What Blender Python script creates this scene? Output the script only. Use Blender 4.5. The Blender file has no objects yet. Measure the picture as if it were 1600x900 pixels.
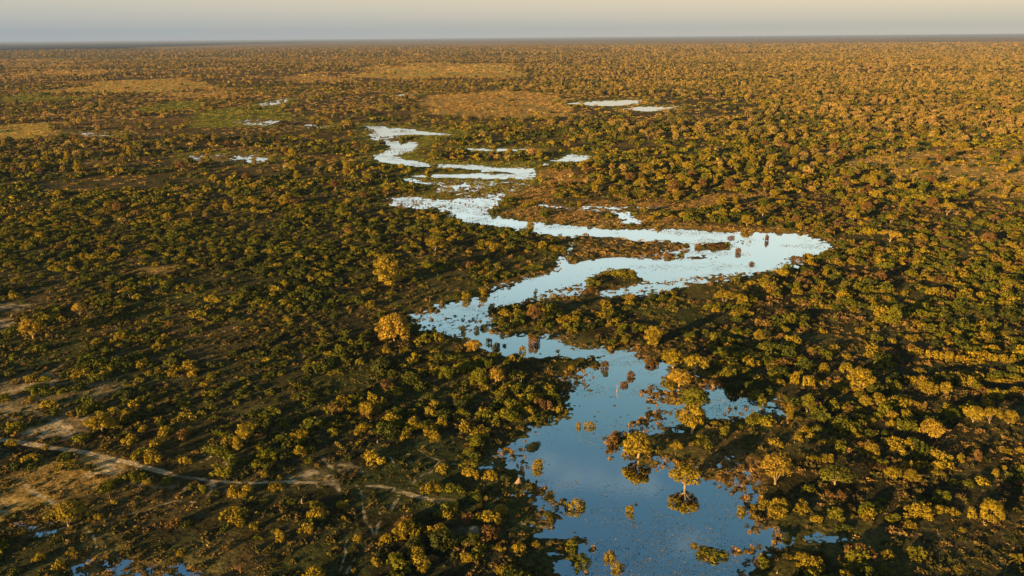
import bpy, math, random
import numpy as np
from mathutils import Matrix, Vector

random.seed(7)
RNG = np.random.default_rng(7)
scene = bpy.context.scene
C = scene.collection
R = math.radians

# ------------------------------------------------------------------ camera
CAM_H = 110.0
HFOV = 65.0
F = 800.0 / math.tan(R(HFOV / 2))          # focal length in pixels of the 1600 px wide photograph
PITCH = math.atan(390.5 / F)
ROLL = math.atan(13.0 / 1600.0)
fw = np.array([0, math.cos(PITCH), -math.sin(PITCH)])
r0 = np.array([1.0, 0, 0])
u0 = np.array([0, math.sin(PITCH), math.cos(PITCH)])
rt = math.cos(ROLL) * r0 - math.sin(ROLL) * u0
up = math.sin(ROLL) * r0 + math.cos(ROLL) * u0
cam_data = bpy.data.cameras.new('camera')
cam = bpy.data.objects.new('camera', cam_data)
C.objects.link(cam)
cam.matrix_world = Matrix(((rt[0], up[0], -fw[0], 0), (rt[1], up[1], -fw[1], 0), (rt[2], up[2], -fw[2], CAM_H), (0, 0, 0, 1)))
cam_data.sensor_width = 36
cam_data.sensor_fit = 'HORIZONTAL'
cam_data.lens = 18 / math.tan(R(HFOV / 2))
cam_data.clip_start = 1.0
cam_data.clip_end = 200000
scene.camera = cam

# ------------------------------------------------------------------ sky, sun, exposure
SUN_EL, SUN_ROT = 8.5, 224.0
world = bpy.data.worlds.new('World')
scene.world = world
world.use_nodes = True
nt = world.node_tree
nt.nodes.clear()
out = nt.nodes.new('ShaderNodeOutputWorld')
bg = nt.nodes.new('ShaderNodeBackground')
sky = nt.nodes.new('ShaderNodeTexSky')
sky.sky_type = 'NISHITA'
sky.sun_disc = False
sky.sun_elevation = R(SUN_EL)
sky.sun_rotation = R(SUN_ROT)
sky.dust_density = 3.0
sky.altitude = 900
tc = nt.nodes.new('ShaderNodeTexCoord')
sep = nt.nodes.new('ShaderNodeSeparateXYZ')
nt.links.new(tc.outputs['Generated'], sep.inputs[0])
ramp = nt.nodes.new('ShaderNodeValToRGB')       # haze layers by elevation (z of the view direction)
rl = ramp.color_ramp
SKY_STOPS = [(0.0, (2.35, 2.35, 2.3)), (0.010, (2.1, 2.2, 2.2)), (0.030, (2.9, 2.7, 2.35)), (0.055, (3.7, 3.15, 2.35)), (0.10, (3.5, 3.3, 2.8)),
             (0.20, (4.5, 5.0, 4.8)), (0.27, (3.4, 4.2, 4.2)), (0.34, (1.85, 2.8, 3.05)), (0.42, (0.85, 1.68, 2.05)), (0.50, (0.43, 1.0, 1.50)), (0.60, (0.28, 0.70, 1.14)), (1.0, (0.12, 0.26, 0.48))]
while len(rl.elements) < len(SKY_STOPS):
    rl.elements.new(0.5)
for e, (p, c) in zip(rl.elements, SKY_STOPS):
    e.position = p
    e.color = (c[0] / 10, c[1] / 10, c[2] / 10, 1)
nt.links.new(sep.outputs['Z'], ramp.inputs[0])
scl = nt.nodes.new('ShaderNodeVectorMath')
scl.operation = 'SCALE'
scl.inputs['Scale'].default_value = 10.0
nt.links.new(ramp.outputs[0], scl.inputs[0])
# a few thin cloud wisps high up (they show as pale smears mirrored in the water)
cmap = nt.nodes.new('ShaderNodeMapping')
cmap.inputs['Scale'].default_value = (1.0, 1.0, 2.4)
nt.links.new(tc.outputs['Generated'], cmap.inputs[0])
cn = nt.nodes.new('ShaderNodeTexNoise')
cn.inputs['Scale'].default_value = 5.5
cn.inputs['Detail'].default_value = 8
cn.inputs['Roughness'].default_value = 0.62
nt.links.new(cmap.outputs[0], cn.inputs[0])
cr = nt.nodes.new('ShaderNodeMapRange')
cr.inputs['From Min'].default_value = 0.57
cr.inputs['From Max'].default_value = 0.74
cr.inputs['To Max'].default_value = 0.5
nt.links.new(cn.outputs['Fac'], cr.inputs['Value'])
cmix = nt.nodes.new('ShaderNodeMixRGB')
cmix.inputs[2].default_value = (3.4, 3.4, 3.2, 1)
chi = nt.nodes.new('ShaderNodeMapRange')
chi.inputs['From Min'].default_value = 0.30
chi.inputs['From Max'].default_value = 0.42
chi.inputs['To Max'].default_value = 0.7
nt.links.new(sep.outputs['Z'], chi.inputs['Value'])
cmu = nt.nodes.new('ShaderNodeMath')
cmu.operation = 'MULTIPLY'
nt.links.new(cr.outputs[0], cmu.inputs[0])
nt.links.new(chi.outputs[0], cmu.inputs[1])
nt.links.new(cmu.outputs[0], cmix.inputs[0])
nt.links.new(scl.outputs[0], cmix.inputs[1])
smix = nt.nodes.new('ShaderNodeMixRGB')
smix.inputs[0].default_value = 0.92
nt.links.new(sky.outputs[0], smix.inputs[1])
nt.links.new(cmix.outputs[0], smix.inputs[2])
azr = nt.nodes.new('ShaderNodeMapRange')          # the sky is warmer and brighter towards the east end
azr.inputs['From Min'].default_value = -0.55
azr.inputs['From Max'].default_value = 0.60
nt.links.new(sep.outputs['X'], azr.inputs['Value'])
azm = nt.nodes.new('ShaderNodeMixRGB')
azm.inputs[1].default_value = (0.84, 0.90, 0.96, 1)
azm.inputs[2].default_value = (1.16, 1.08, 0.94, 1)
nt.links.new(azr.outputs[0], azm.inputs[0])
azx = nt.nodes.new('ShaderNodeMixRGB')
azx.blend_type = 'MULTIPLY'
azx.inputs[0].default_value = 1.0
nt.links.new(smix.outputs[0], azx.inputs[1])
nt.links.new(azm.outputs[0], azx.inputs[2])
nt.links.new(azx.outputs[0], bg.inputs['Color'])
bg.inputs['Strength'].default_value = 0.08
nt.links.new(bg.outputs[0], out.inputs['Surface'])

sun_data = bpy.data.lights.new('sun', 'SUN')
sun = bpy.data.objects.new('sun', sun_data)
C.objects.link(sun)
sun_data.energy = 5.0
sun_data.angle = R(0.5)
sun_data.color = (1.0, 0.625, 0.21)
to_sun = Vector((math.sin(R(SUN_ROT)) * math.cos(R(SUN_EL)), math.cos(R(SUN_ROT)) * math.cos(R(SUN_EL)), math.sin(R(SUN_EL))))
sun.rotation_euler = to_sun.to_track_quat('Z', 'Y').to_euler()
sun.location = (-300, -300, 400)

scene.view_settings.view_transform = 'Standard'
scene.view_settings.look = 'None'
scene.view_settings.gamma = 1
scene.view_settings.use_curve_mapping = False
scene.view_settings.exposure = 1.4
scene.render.engine = 'CYCLES'
cy = scene.cycles
cy.max_bounces = 5
cy.diffuse_bounces = 2
cy.glossy_bounces = 3
cy.transmission_bounces = 2
cy.volume_bounces = 0
cy.caustics_reflective = False
cy.caustics_refractive = False

# ------------------------------------------------------------------ pixel <-> ground
def g(x, y):
    """pixel of the 1600 x 900 photograph -> point of the ground plane"""
    x = np.asarray(x, float) - 800
    y = np.asarray(y, float) - 450
    d = F * fw + x[..., None] * rt - y[..., None] * up
    t = CAM_H / np.maximum(-d[..., 2], 1.9)
    return d[..., :2] * t[..., None]

def pix(P):
    """ground points -> pixel"""
    P = np.asarray(P, float)
    q = np.concatenate([P, np.full(P.shape[:-1] + (1,), -CAM_H)], -1)
    dz = q @ fw
    dz = np.where(dz < 1e-3, 1e-3, dz)
    return np.stack([800 + F * (q @ rt) / dz, 450 - F * (q @ up) / dz], -1)

def crop(ox, oy, pts, s=4.0):
    a = np.array(pts, float) / s + np.array([ox, oy])
    return g(a[:, 0], a[:, 1])

def pxpoly(pts):
    a = np.array(pts, float)
    return g(a[:, 0], a[:, 1])

# ------------------------------------------------------------------ noise, distances
def _hash(ix, iy, seed):
    h = (ix.astype(np.int64) * 374761393 + iy.astype(np.int64) * 668265263 + seed * 1442695041) & 0x7fffffff
    h = ((h ^ (h >> 13)) * 1274126177) & 0x7fffffff
    h = h ^ (h >> 16)
    return (h & 0xffff) / 65535.0

def vnoise(P, scale, seed=0):
    x = P[..., 0] / scale
    y = P[..., 1] / scale
    ix = np.floor(x)
    iy = np.floor(y)
    fx = x - ix
    fy = y - iy
    fx = fx * fx * fx * (fx * (fx * 6 - 15) + 10)
    fy = fy * fy * fy * (fy * (fy * 6 - 15) + 10)
    a = _hash(ix, iy, seed)
    b = _hash(ix + 1, iy, seed)
    c = _hash(ix, iy + 1, seed)
    d = _hash(ix + 1, iy + 1, seed)
    return (a * (1 - fx) + b * fx) * (1 - fy) + (c * (1 - fx) + d * fx) * fy

ROT2 = np.array([[0.8, 0.6], [-0.6, 0.8]])
def fbm(P, scale, octs=3, seed=0, gain=0.5):
    s = 0
    amp = 1
    tot = 0
    Q = np.asarray(P)
    for o in range(octs):
        s = s + amp * vnoise(Q, scale, seed + o * 17)
        tot += amp
        amp *= gain
        scale *= 0.5
        Q = Q @ ROT2
    return s / tot

def sdist(P, poly):
    """signed distance (m) of points to a polygon, positive inside; far-away points get a coarse negative"""
    lo = poly.min(0)
    hi = poly.max(0)
    pad = 60 + 0.15 * np.linalg.norm(hi - lo)
    res = np.full(len(P), -pad)
    near = np.all((P > lo - pad) & (P < hi + pad), axis=1)
    Q = P[near]
    if len(Q) == 0:
        return res
    dmin = np.full(len(Q), 1e18)
    ins = np.zeros(len(Q), bool)
    n = len(poly)
    for i in range(n):
        a = poly[i]
        b = poly[(i + 1) % n]
        ab = b - a
        l2 = max(ab @ ab, 1e-9)
        t = np.clip(((Q - a) @ ab) / l2, 0, 1)
        e = Q - a - t[:, None] * ab
        dmin = np.minimum(dmin, (e * e).sum(1))
        c1 = (a[1] <= Q[:, 1]) != (b[1] <= Q[:, 1])
        if abs(ab[1]) > 1e-9:
            xi = a[0] + (Q[:, 1] - a[1]) / ab[1] * ab[0]
            ins ^= c1 & (Q[:, 0] < xi)
    d = np.sqrt(dmin)
    res[near] = np.maximum(np.where(ins, d, -d), -pad)
    return res

def ldist(P, line):
    """distance to a polyline (large when far)"""
    lo = line.min(0) - 40
    hi = line.max(0) + 40
    res = np.full(len(P), 99.0)
    near = np.all((P > lo) & (P < hi), axis=1)
    Q = P[near]
    d = np.full(len(Q), 1e18)
    for a, b in zip(line[:-1], line[1:]):
        ab = b - a
        t = np.clip(((Q - a) @ ab) / max(ab @ ab, 1e-9), 0, 1)
        e = Q - a - t[:, None] * ab
        d = np.minimum(d, (e * e).sum(1))
    res[near] = np.minimum(np.sqrt(d), 99)
    return res

def sstep(x, a, b):
    t = np.clip((x - a) / (b - a), 0, 1)
    return t * t * (3 - 2 * t)

# ------------------------------------------------------------------ the map: water, marsh, islands, tracks, clearings
A_, B_, C_, D_, E_, F_, G_ = (540, 170), (920, 280), (640, 380), (760, 500), (960, 540), (760, 675), (1040, 675)
def K(o, pts):
    return crop(o[0], o[1], pts)

RIVER = [
    K(A_, [(115, 102), (200, 106), (300, 118), (420, 128), (530, 148), (650, 155), (640, 165), (520, 165), (400, 162), (320, 168), (250, 172), (190, 140), (130, 125)]),
    K(A_, [(190, 145), (300, 165), (290, 185), (240, 200), (185, 185), (150, 165)]),
    K(A_, [(170, 190), (300, 200), (460, 210), (430, 250), (400, 272), (310, 287), (240, 300), (235, 280), (280, 255), (270, 225)]),
    K(A_, [(170, 292), (230, 278), (300, 292), (350, 316), (450, 329), (560, 343), (700, 348), (850, 355), (1000, 370), (1165, 373), (1168, 395), (1160, 437), (900, 437), (600, 432),
           (420, 428), (430, 418), (620, 410), (840, 406), (1040, 406), (1050, 396), (950, 390), (860, 392), (830, 378), (640, 372), (500, 362), (400, 358), (330, 348), (220, 334), (185, 315)]),
    K(A_, [(362, 432), (400, 435), (450, 452), (560, 458), (680, 464), (670, 478), (560, 474), (450, 466), (380, 452)]),
    K(A_, [(270, 572), (300, 560), (420, 552), (560, 580), (700, 572), (820, 570), (930, 575), (900, 620), (870, 640), (840, 650), (690, 655), (640, 640), (560, 625), (440, 618), (290, 600)]),
    K(A_, [(690, 650), (780, 620), (870, 640), (890, 665), (1000, 682), (1100, 700), (1300, 720), (1500, 740), (1620, 750), (1620, 792), (1400, 797), (1200, 772), (1040, 752), (900, 727), (780, 712), (700, 690), (640, 660)]),
    K(B_, [(-40, 298), (150, 313), (420, 318), (560, 310), (680, 315), (800, 330), (1000, 335), (1200, 335), (1350, 345), (1430, 372), (1500, 395), (1490, 430), (1430, 470), (1330, 480), (1260, 495),
           (1230, 520), (1190, 550), (1060, 590), (1000, 602), (900, 618), (800, 645), (700, 640), (600, 655), (520, 680), (420, 660), (330, 640), (300, 590), (180, 560), (80, 590), (-30, 630), (-200, 640), (-200, 520), (-40, 360)]),
    K(C_, [(1390, 90), (1280, 90), (1100, 120), (950, 165), (800, 205), (690, 225), (640, 265), (500, 290), (500, 345), (420, 345), (300, 370), (170, 395), (120, 445), (10, 450), (20, 480), (100, 540),
           (270, 570), (340, 600), (350, 640), (470, 665), (640, 700), (900, 715), (1080, 720), (1200, 715), (1250, 740), (1230, 780), (1120, 790), (1050, 850), (1010, 880), (1010, 910), (1620, 910),
           (1620, 780), (1560, 745), (1480, 725), (1400, 685), (1280, 665), (1200, 640), (1090, 660), (980, 640), (965, 600), (830, 575), (740, 570), (600, 575), (505, 560), (520, 530), (490, 470),
           (490, 395), (570, 400), (690, 385), (720, 360), (810, 335), (900, 300), (1080, 270), (1110, 250), (1110, 210), (1200, 190), (1390, 160), (1480, 190), (1620, 140), (1620, 95)]),
    K(D_, [(640, 240), (900, 190), (980, 220), (1060, 260), (1130, 270), (1170, 310), (1260, 330), (1320, 350), (1400, 420), (1450, 440), (1500, 480), (1600, 490), (1640, 490), (1640, 610), (1400, 610),
           (1370, 590), (1200, 620), (1190, 690), (1080, 705), (1000, 690), (870, 690), (740, 740), (735, 780), (860, 830), (890, 880), (900, 920), (0, 920), (60, 880), (100, 830), (180, 790), (250, 740),
           (300, 690), (400, 640), (490, 600), (510, 560), (500, 470), (530, 410), (560, 350), (600, 310), (760, 290)]),
    K(E_, [(560, 270), (640, 265), (660, 310), (760, 335), (860, 360), (960, 350), (1000, 390), (1070, 420), (1060, 450), (1000, 440), (900, 420), (760, 440), (680, 455), (590, 440), (570, 380)]),
    K(F_, [(290, -20), (270, 60), (200, 95), (80, 135), (200, 190), (205, 240), (260, 300), (270, 350), (60, 385), (70, 400), (260, 390), (400, 440), (440, 470), (440, 530), (400, 590), (330, 590),
           (360, 630), (450, 660), (590, 650), (650, 760), (650, 840), (600, 880), (450, 790), (480, 860), (600, 910), (620, 1000), (1640, 1000), (1640, 400), (1500, 340), (1450, 320), (1350, 290), (1330, 250),
           (1180, 190), (1060, 170), (1050, 200), (950, 200), (880, 170), (860, 120), (800, 110), (740, 80), (740, -20)]),
    K(G_, [(-20, 340), (120, 330), (150, 300), (210, 280), (350, 330), (480, 370), (550, 440), (530, 500), (600, 560), (620, 600), (700, 630), (760, 610), (800, 640), (960, 650), (1110, 667), (900, 675),
           (740, 690), (700, 730), (620, 760), (560, 850), (500, 910), (460, 1000), (-20, 1000)]),
]
S1 = 2.961
PONDS = [
    crop(0, 0, [(1210, 480), (1260, 466), (1330, 458), (1320, 470), (1270, 486), (1225, 492)], S1),
    crop(0, 0, [(1070, 722), (1110, 710), (1160, 728), (1220, 735), (1210, 752), (1150, 755), (1090, 748)], S1),
    crop(0, 0, [(880, 718), (940, 722), (990, 715), (990, 746), (930, 746)], S1),
    crop(0, 0, [(370, 614), (520, 619), (510, 625), (400, 621)], S1),
    crop(0, 0, [(1080, 565), (1220, 552), (1225, 576), (1170, 578)], S1),
    crop(0, 0, [(1425, 584), (1520, 578), (1515, 584), (1440, 589)], S1),
    crop(530, 0, [(1050, 480), (1180, 468), (1300, 463), (1395, 459), (1390, 476), (1300, 491), (1130, 489)], S1),
    crop(530, 0, [(1310, 502), (1400, 491), (1565, 494), (1500, 508), (1440, 516), (1350, 509)], S1),
    crop(530, 0, [(250, 442), (300, 436), (360, 436), (350, 442), (290, 445)], S1),
    K(A_, [(680, 245), (800, 248), (900, 252), (1110, 248), (1180, 258), (1100, 268), (900, 264), (760, 257)]),
    K(A_, [(1290, 325), (1400, 300), (1415, 278), (1510, 293), (1525, 312), (1480, 328), (1330, 333)]),
    K(A_, [(1200, 343), (1290, 343), (1272, 356), (1205, 356)]),
    K(B_, [(180, 215), (265, 205), (265, 235), (330, 262), (320, 280), (210, 278), (240, 245), (185, 240)]),
    crop(0, 675, [(500, 825), (640, 812), (760, 825), (830, 850), (850, 872), (900, 878), (1100, 872), (1190, 882), (1190, 1000), (490, 1000)]),
    crop(0, 675, [(120, 575), (200, 548), (280, 555), (290, 610), (220, 640), (150, 615)]),
]
# land that stands in the river's outline
ISLANDS = [
    (K(B_, [(-60, 352), (200, 362), (300, 385), (420, 385), (560, 395), (640, 405), (640, 440), (600, 470), (560, 500), (400, 500), (180, 488), (0, 508), (-120, 540), (-160, 500)]), -0.75),
    (K(B_, [(640, 430), (720, 405), (830, 388), (900, 400), (900, 440), (840, 455), (760, 445), (700, 450)]), -1.0),
    (K(B_, [(560, 500), (700, 470), (860, 465), (840, 490), (700, 506)]), -0.2),
    (K(B_, [(40, 612), (90, 588), (180, 562), (260, 560), (300, 610), (335, 640), (280, 662), (150, 668), (20, 660)]), -1.2),
    (K(D_, [(1130, 285), (1250, 305), (1370, 400), (1385, 500), (1330, 540), (1215, 520), (1180, 450)]), -0.7),
    (K(F_, [(1310, 770), (1380, 715), (1480, 715), (1490, 780), (1440, 825), (1340, 815)]), -0.9),
    (K(F_, [(60, 310), (140, 300), (260, 315), (275, 335), (200, 370), (60, 365)]), -0.8),
    (K(E_, [(680, 395), (720, 375), (790, 390), (780, 420), (710, 425)]), -0.8),
]
# half flooded ground: polygon, wetness (0 = half under water), width of its soft edge in m
MARSH = [
    (K(A_, [(115, 150), (180, 145), (300, 168), (420, 178), (340, 195), (300, 207), (180, 195)]), 0.0, 8),
    (K(A_, [(670, 490), (800, 480), (870, 495), (990, 500), (960, 525), (850, 528), (700, 515)]), 0.55, 6),
    (K(A_, [(420, 445), (800, 445), (1160, 445), (1180, 480), (1040, 550), (700, 560), (520, 520), (540, 480)]), -0.22, 8),
    (K(A_, [(250, 580), (300, 555), (420, 545), (560, 565), (700, 560), (850, 555), (960, 540), (1030, 552), (940, 605), (840, 640), (640, 640), (440, 625), (280, 606)]), 0.5, 8),
    (K(A_, [(1060, 610), (1250, 588), (1320, 600), (1400, 612), (1500, 608), (1620, 603), (1620, 652), (1500, 640), (1400, 640), (1300, 622)]), 0.15, 5),
    (K(B_, [(-10, 170), (100, 160), (200, 165), (330, 160), (580, 160), (590, 175), (440, 195), (300, 190), (200, 210), (60, 210), (-10, 205)]), 0.0, 5),
    (K(B_, [(280, 480), (520, 440), (640, 420), (640, 470), (560, 512), (400, 506)]), -0.25, 4),
    (K(B_, [(880, 370), (1000, 375), (1100, 390), (1000, 420), (900, 440), (860, 470), (720, 500), (860, 420)]), 0.45, 5),
    (K(B_, [(40, 700), (300, 655), (420, 640), (600, 600), (800, 590), (1000, 570), (1050, 592), (800, 645), (700, 642), (540, 690), (400, 742), (60, 742)]), 0.18, 5),
    (K(B_, [(1200, 520), (1300, 480), (1380, 500), (1350, 580), (1260, 570)]), 0.0, 4),
    (K(C_, [(560, 230), (660, 225), (660, 255), (600, 290), (540, 270)]), -0.1, 3),
    (K(C_, [(820, 320), (1000, 275), (1120, 250), (1110, 300), (1080, 330), (900, 345), (720, 375)]), 0.05, 4),
    (K(C_, [(20, 455), (200, 400), (500, 360), (500, 560), (280, 575), (100, 540)]), 0.75, 6),
    (K(C_, [(1300, 620), (1480, 640), (1560, 720), (1460, 735), (1380, 690)]), -0.1, 3),
    (K(C_, [(840, 560), (980, 560), (1000, 600), (860, 610)]), 0.1, 3),
    (K(C_, [(880, 830), (1010, 830), (1060, 850), (1150, 780), (1250, 790), (1100, 880), (960, 870)]), 0.2, 4),
    (K(D_, [(850, 660), (930, 600), (1100, 500), (1200, 520), (1200, 660), (1100, 700), (900, 695)]), 0.05, 4),
    (K(D_, [(920, 420), (1050, 380), (1180, 440), (1200, 580), (1060, 560), (960, 480)]), 0.12, 5),
    (K(D_, [(500, 330), (640, 300), (680, 360), (620, 440), (520, 440)]), 0.35, 4),
    (K(D_, [(620, 780), (740, 690), (780, 830), (890, 860), (700, 880)]), 0.62, 4),
    (K(E_, [(850, 420), (1070, 410), (1100, 340), (1020, 320), (960, 350), (1080, 480), (1180, 490), (1260, 470), (1265, 500), (1190, 535), (1100, 512), (960, 480)]), -0.05, 4),
    (K(E_, [(640, 400), (860, 370), (980, 400), (860, 440), (680, 460)]), 0.5, 3),
    (K(F_, [(60, 120), (250, 80), (290, 130), (220, 260), (200, 190), (80, 170)]), 0.1, 3),
    (K(F_, [(230, 380), (340, 350), (480, 400), (450, 480), (440, 560), (380, 600), (300, 560), (260, 430)]), -0.05, 3),
    (K(F_, [(620, 560), (700, 500), (860, 480), (940, 560), (900, 610), (680, 600)]), 0.6, 4),
    (K(F_, [(1020, 160), (1180, 170), (1340, 250), (1300, 300), (1100, 270), (1050, 220)]), -0.02, 3),
    (K(G_, [(190, 280), (320, 150), (440, 110), (560, 200), (640, 330), (600, 420), (545, 490), (450, 400), (350, 345)]), -0.22, 4),
    (K(G_, [(490, 610), (640, 530), (720, 620), (640, 640), (500, 640)]), 0.0, 3),
    (K(G_, [(300, 760), (480, 680), (740, 690), (620, 760), (550, 850), (480, 890), (440, 800), (370, 760)]), 0.35, 4),
    (K(F_, [(560, 700), (700, 660), (740, 800), (700, 890), (620, 900), (650, 800)]), 0.5, 3),
    (K(F_, [(900, 720), (1080, 680), (1150, 760), (1080, 840), (880, 830)]), 0.85, 4),
    (crop(0, 0, [(340, 745), (500, 752), (510, 775), (380, 785)], S1), -0.32, 6), (crop(0, 0, [(870, 716), (1220, 710), (1225, 755), (920, 750)], S1), -0.04, 5),
    (crop(0, 0, [(360, 605), (530, 605), (530, 635), (360, 635)], S1), -0.12, 6), (crop(0, 0, [(1070, 555), (1230, 548), (1530, 572), (1520, 595), (1160, 582)], S1), -0.14, 6),
    (crop(0, 0, [(1205, 478), (1260, 462), (1335, 455), (1325, 472), (1240, 494)], S1), 0.05, 6),
    (crop(0, 675, [(100, 540), (300, 520), (310, 640), (150, 660)]), -0.30, 3),
    (crop(0, 675, [(470, 780), (1220, 850), (1220, 1000), (470, 1000)]), -0.34, 3),
]
# bare sand: polyline, half width in m
SAND_LINES = [
    (crop(0, 675, [(-200, 30), (0, 55), (60, 65), (150, 80), (280, 98), (380, 115), (500, 130), (620, 160), (740, 185), (850, 215), (960, 245), (1060, 270)]), 1.2),
    (crop(0, 675, [(1060, 270), (1160, 295), (1260, 305), (1340, 320), (1440, 325), (1600, 330)]), 0.85),
    (crop(320, 675, [(320, 330), (510, 322), (560, 325), (700, 330)]), 0.9),
    (crop(320, 675, [(1020, 348), (1100, 352), (1180, 370), (1260, 395), (1380, 425), (1460, 430), (1560, 438)]), 0.85),
    (crop(320, 675, [(1380, 430), (1470, 455), (1550, 470)]), 0.35),
    (crop(320, 675, [(1215, 410), (1190, 455), (1165, 500)]), 0.55),
    (crop(320, 675, [(990, 500), (1005, 560), (1040, 610), (1062, 660), (1085, 590), (1100, 545), (1090, 490), (1050, 450)]), 0.42),
    (crop(320, 675, [(950, 345), (985, 400), (985, 470), (1000, 520)]), 0.40),
    (crop(320, 675, [(1400, 230), (1410, 270), (1380, 265), (1320, 310), (1275, 360)]), 0.45),
    (crop(320, 675, [(1410, 270), (1440, 225), (1470, 190), (1390, 160), (1330, 120)]), 0.3),
    (crop(320, 675, [(740, 165), (760, 200), (800, 240)]), 0.7),
    (crop(320, 675, [(790, 300), (830, 345), (845, 385), (820, 350)]), 0.5),
    (crop(320, 675, [(690, 310), (710, 360)]), 0.5),
    (crop(320, 675, [(1270, 150), (1278, 180), (1290, 205)]), 0.6),
    (crop(320, 675, [(1540, 208), (1590, 214)]), 0.4),
    (crop(320, 675, [(1140, 160), (1170, 180), (1180, 205)]), 0.35),
    (crop(320, 675, [(940, 810), (900, 870), (880, 910)]), 0.4),
    (crop(320, 675, [(1040, 715), (1005, 740)]), 0.4),
    (crop(320, 675, [(890, 690), (875, 730), (885, 770), (865, 820), (850, 880)]), 0.35),
    (crop(0, 675, [(1255, 110), (1280, 150), (1320, 165), (1260, 200)]), 0.55),
    (crop(0, 675, [(1400, 200), (1450, 240)]), 0.5),
    (crop(0, 675, [(510, 575), (545, 620), (590, 680), (570, 640)]), 0.4),
    (crop(0, 675, [(150, 340), (220, 390), (290, 430), (350, 460)]), 0.8),
    (crop(0, 675, [(240, 640), (380, 610), (440, 600)]), 0.5),
    (crop(0, 675, [(590, 680), (610, 740), (590, 790), (540, 810)]), 0.3),
    (crop(0, 675, [(800, 525), (900, 505), (1000, 470), (1100, 440), (1220, 450)]), 0.35),
    (crop(0, 400, [(290, 740), (350, 715), (390, 690)]), 0.5),
    (crop(480, 675, [(900, 208), (990, 212), (1000, 235)]), 0.4),
    (crop(480, 675, [(1330, 580), (1480, 600), (1600, 610)]), 0.35),
]
SAND_POLYS = [
    crop(320, 675, [(600, 240), (700, 240), (790, 280), (780, 330), (700, 335), (600, 300), (570, 290)]),
    crop(320, 675, [(830, 218), (880, 200), (920, 195), (915, 245), (870, 250)]),
    crop(320, 675, [(950, 220), (990, 255), (960, 260)]),
    crop(0, 675, [(560, 190), (700, 190), (800, 225), (760, 265), (640, 290), (540, 280), (600, 240)]),
    crop(0, 675, [(1010, 355), (1090, 345), (1120, 370), (1030, 375)]),
    crop(0, 675, [(820, 325), (890, 330), (870, 355)]),
    crop(0, 675, [(1270, 310), (1420, 330), (1420, 380), (1380, 390), (1300, 340)]),
    crop(0, 600, [(80, 330), (250, 270), (420, 215), (540, 220), (530, 290), (420, 345), (200, 345)]),
    crop(0, 600, [(-100, 800), (0, 700), (70, 730), (60, 770), (-100, 900)]),
    crop(0, 600, [(-100, 100), (0, 40), (200, 10), (340, -20), (280, 30), (60, 80)]),
    crop(0, 600, [(0, 150), (110, 155), (110, 185), (0, 185)]),
    crop(0, 600, [(0, 440), (50, 440), (50, 455), (0, 462)]),
    pxpoly([(0, 497), (20, 502), (16, 515), (-10, 522)]),
    pxpoly([(0, 475), (45, 478), (30, 485), (-10, 486)]),
    pxpoly([(1410, 247), (1422, 244), (1428, 250), (1416, 252)]),
    pxpoly([(1488, 245), (1497, 242), (1500, 248), (1490, 249)]),
    pxpoly([(1578, 238), (1588, 236), (1588, 240), (1579, 241)]),
    pxpoly([(1100, 232), (1108, 230), (1110, 234), (1102, 235)]),
    crop(1200, 500, [(390, 10), (430, 15), (420, 35)]),
    crop(480, 675, [(980, 620), (1050, 615), (1060, 640), (1000, 650)]),
]
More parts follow.
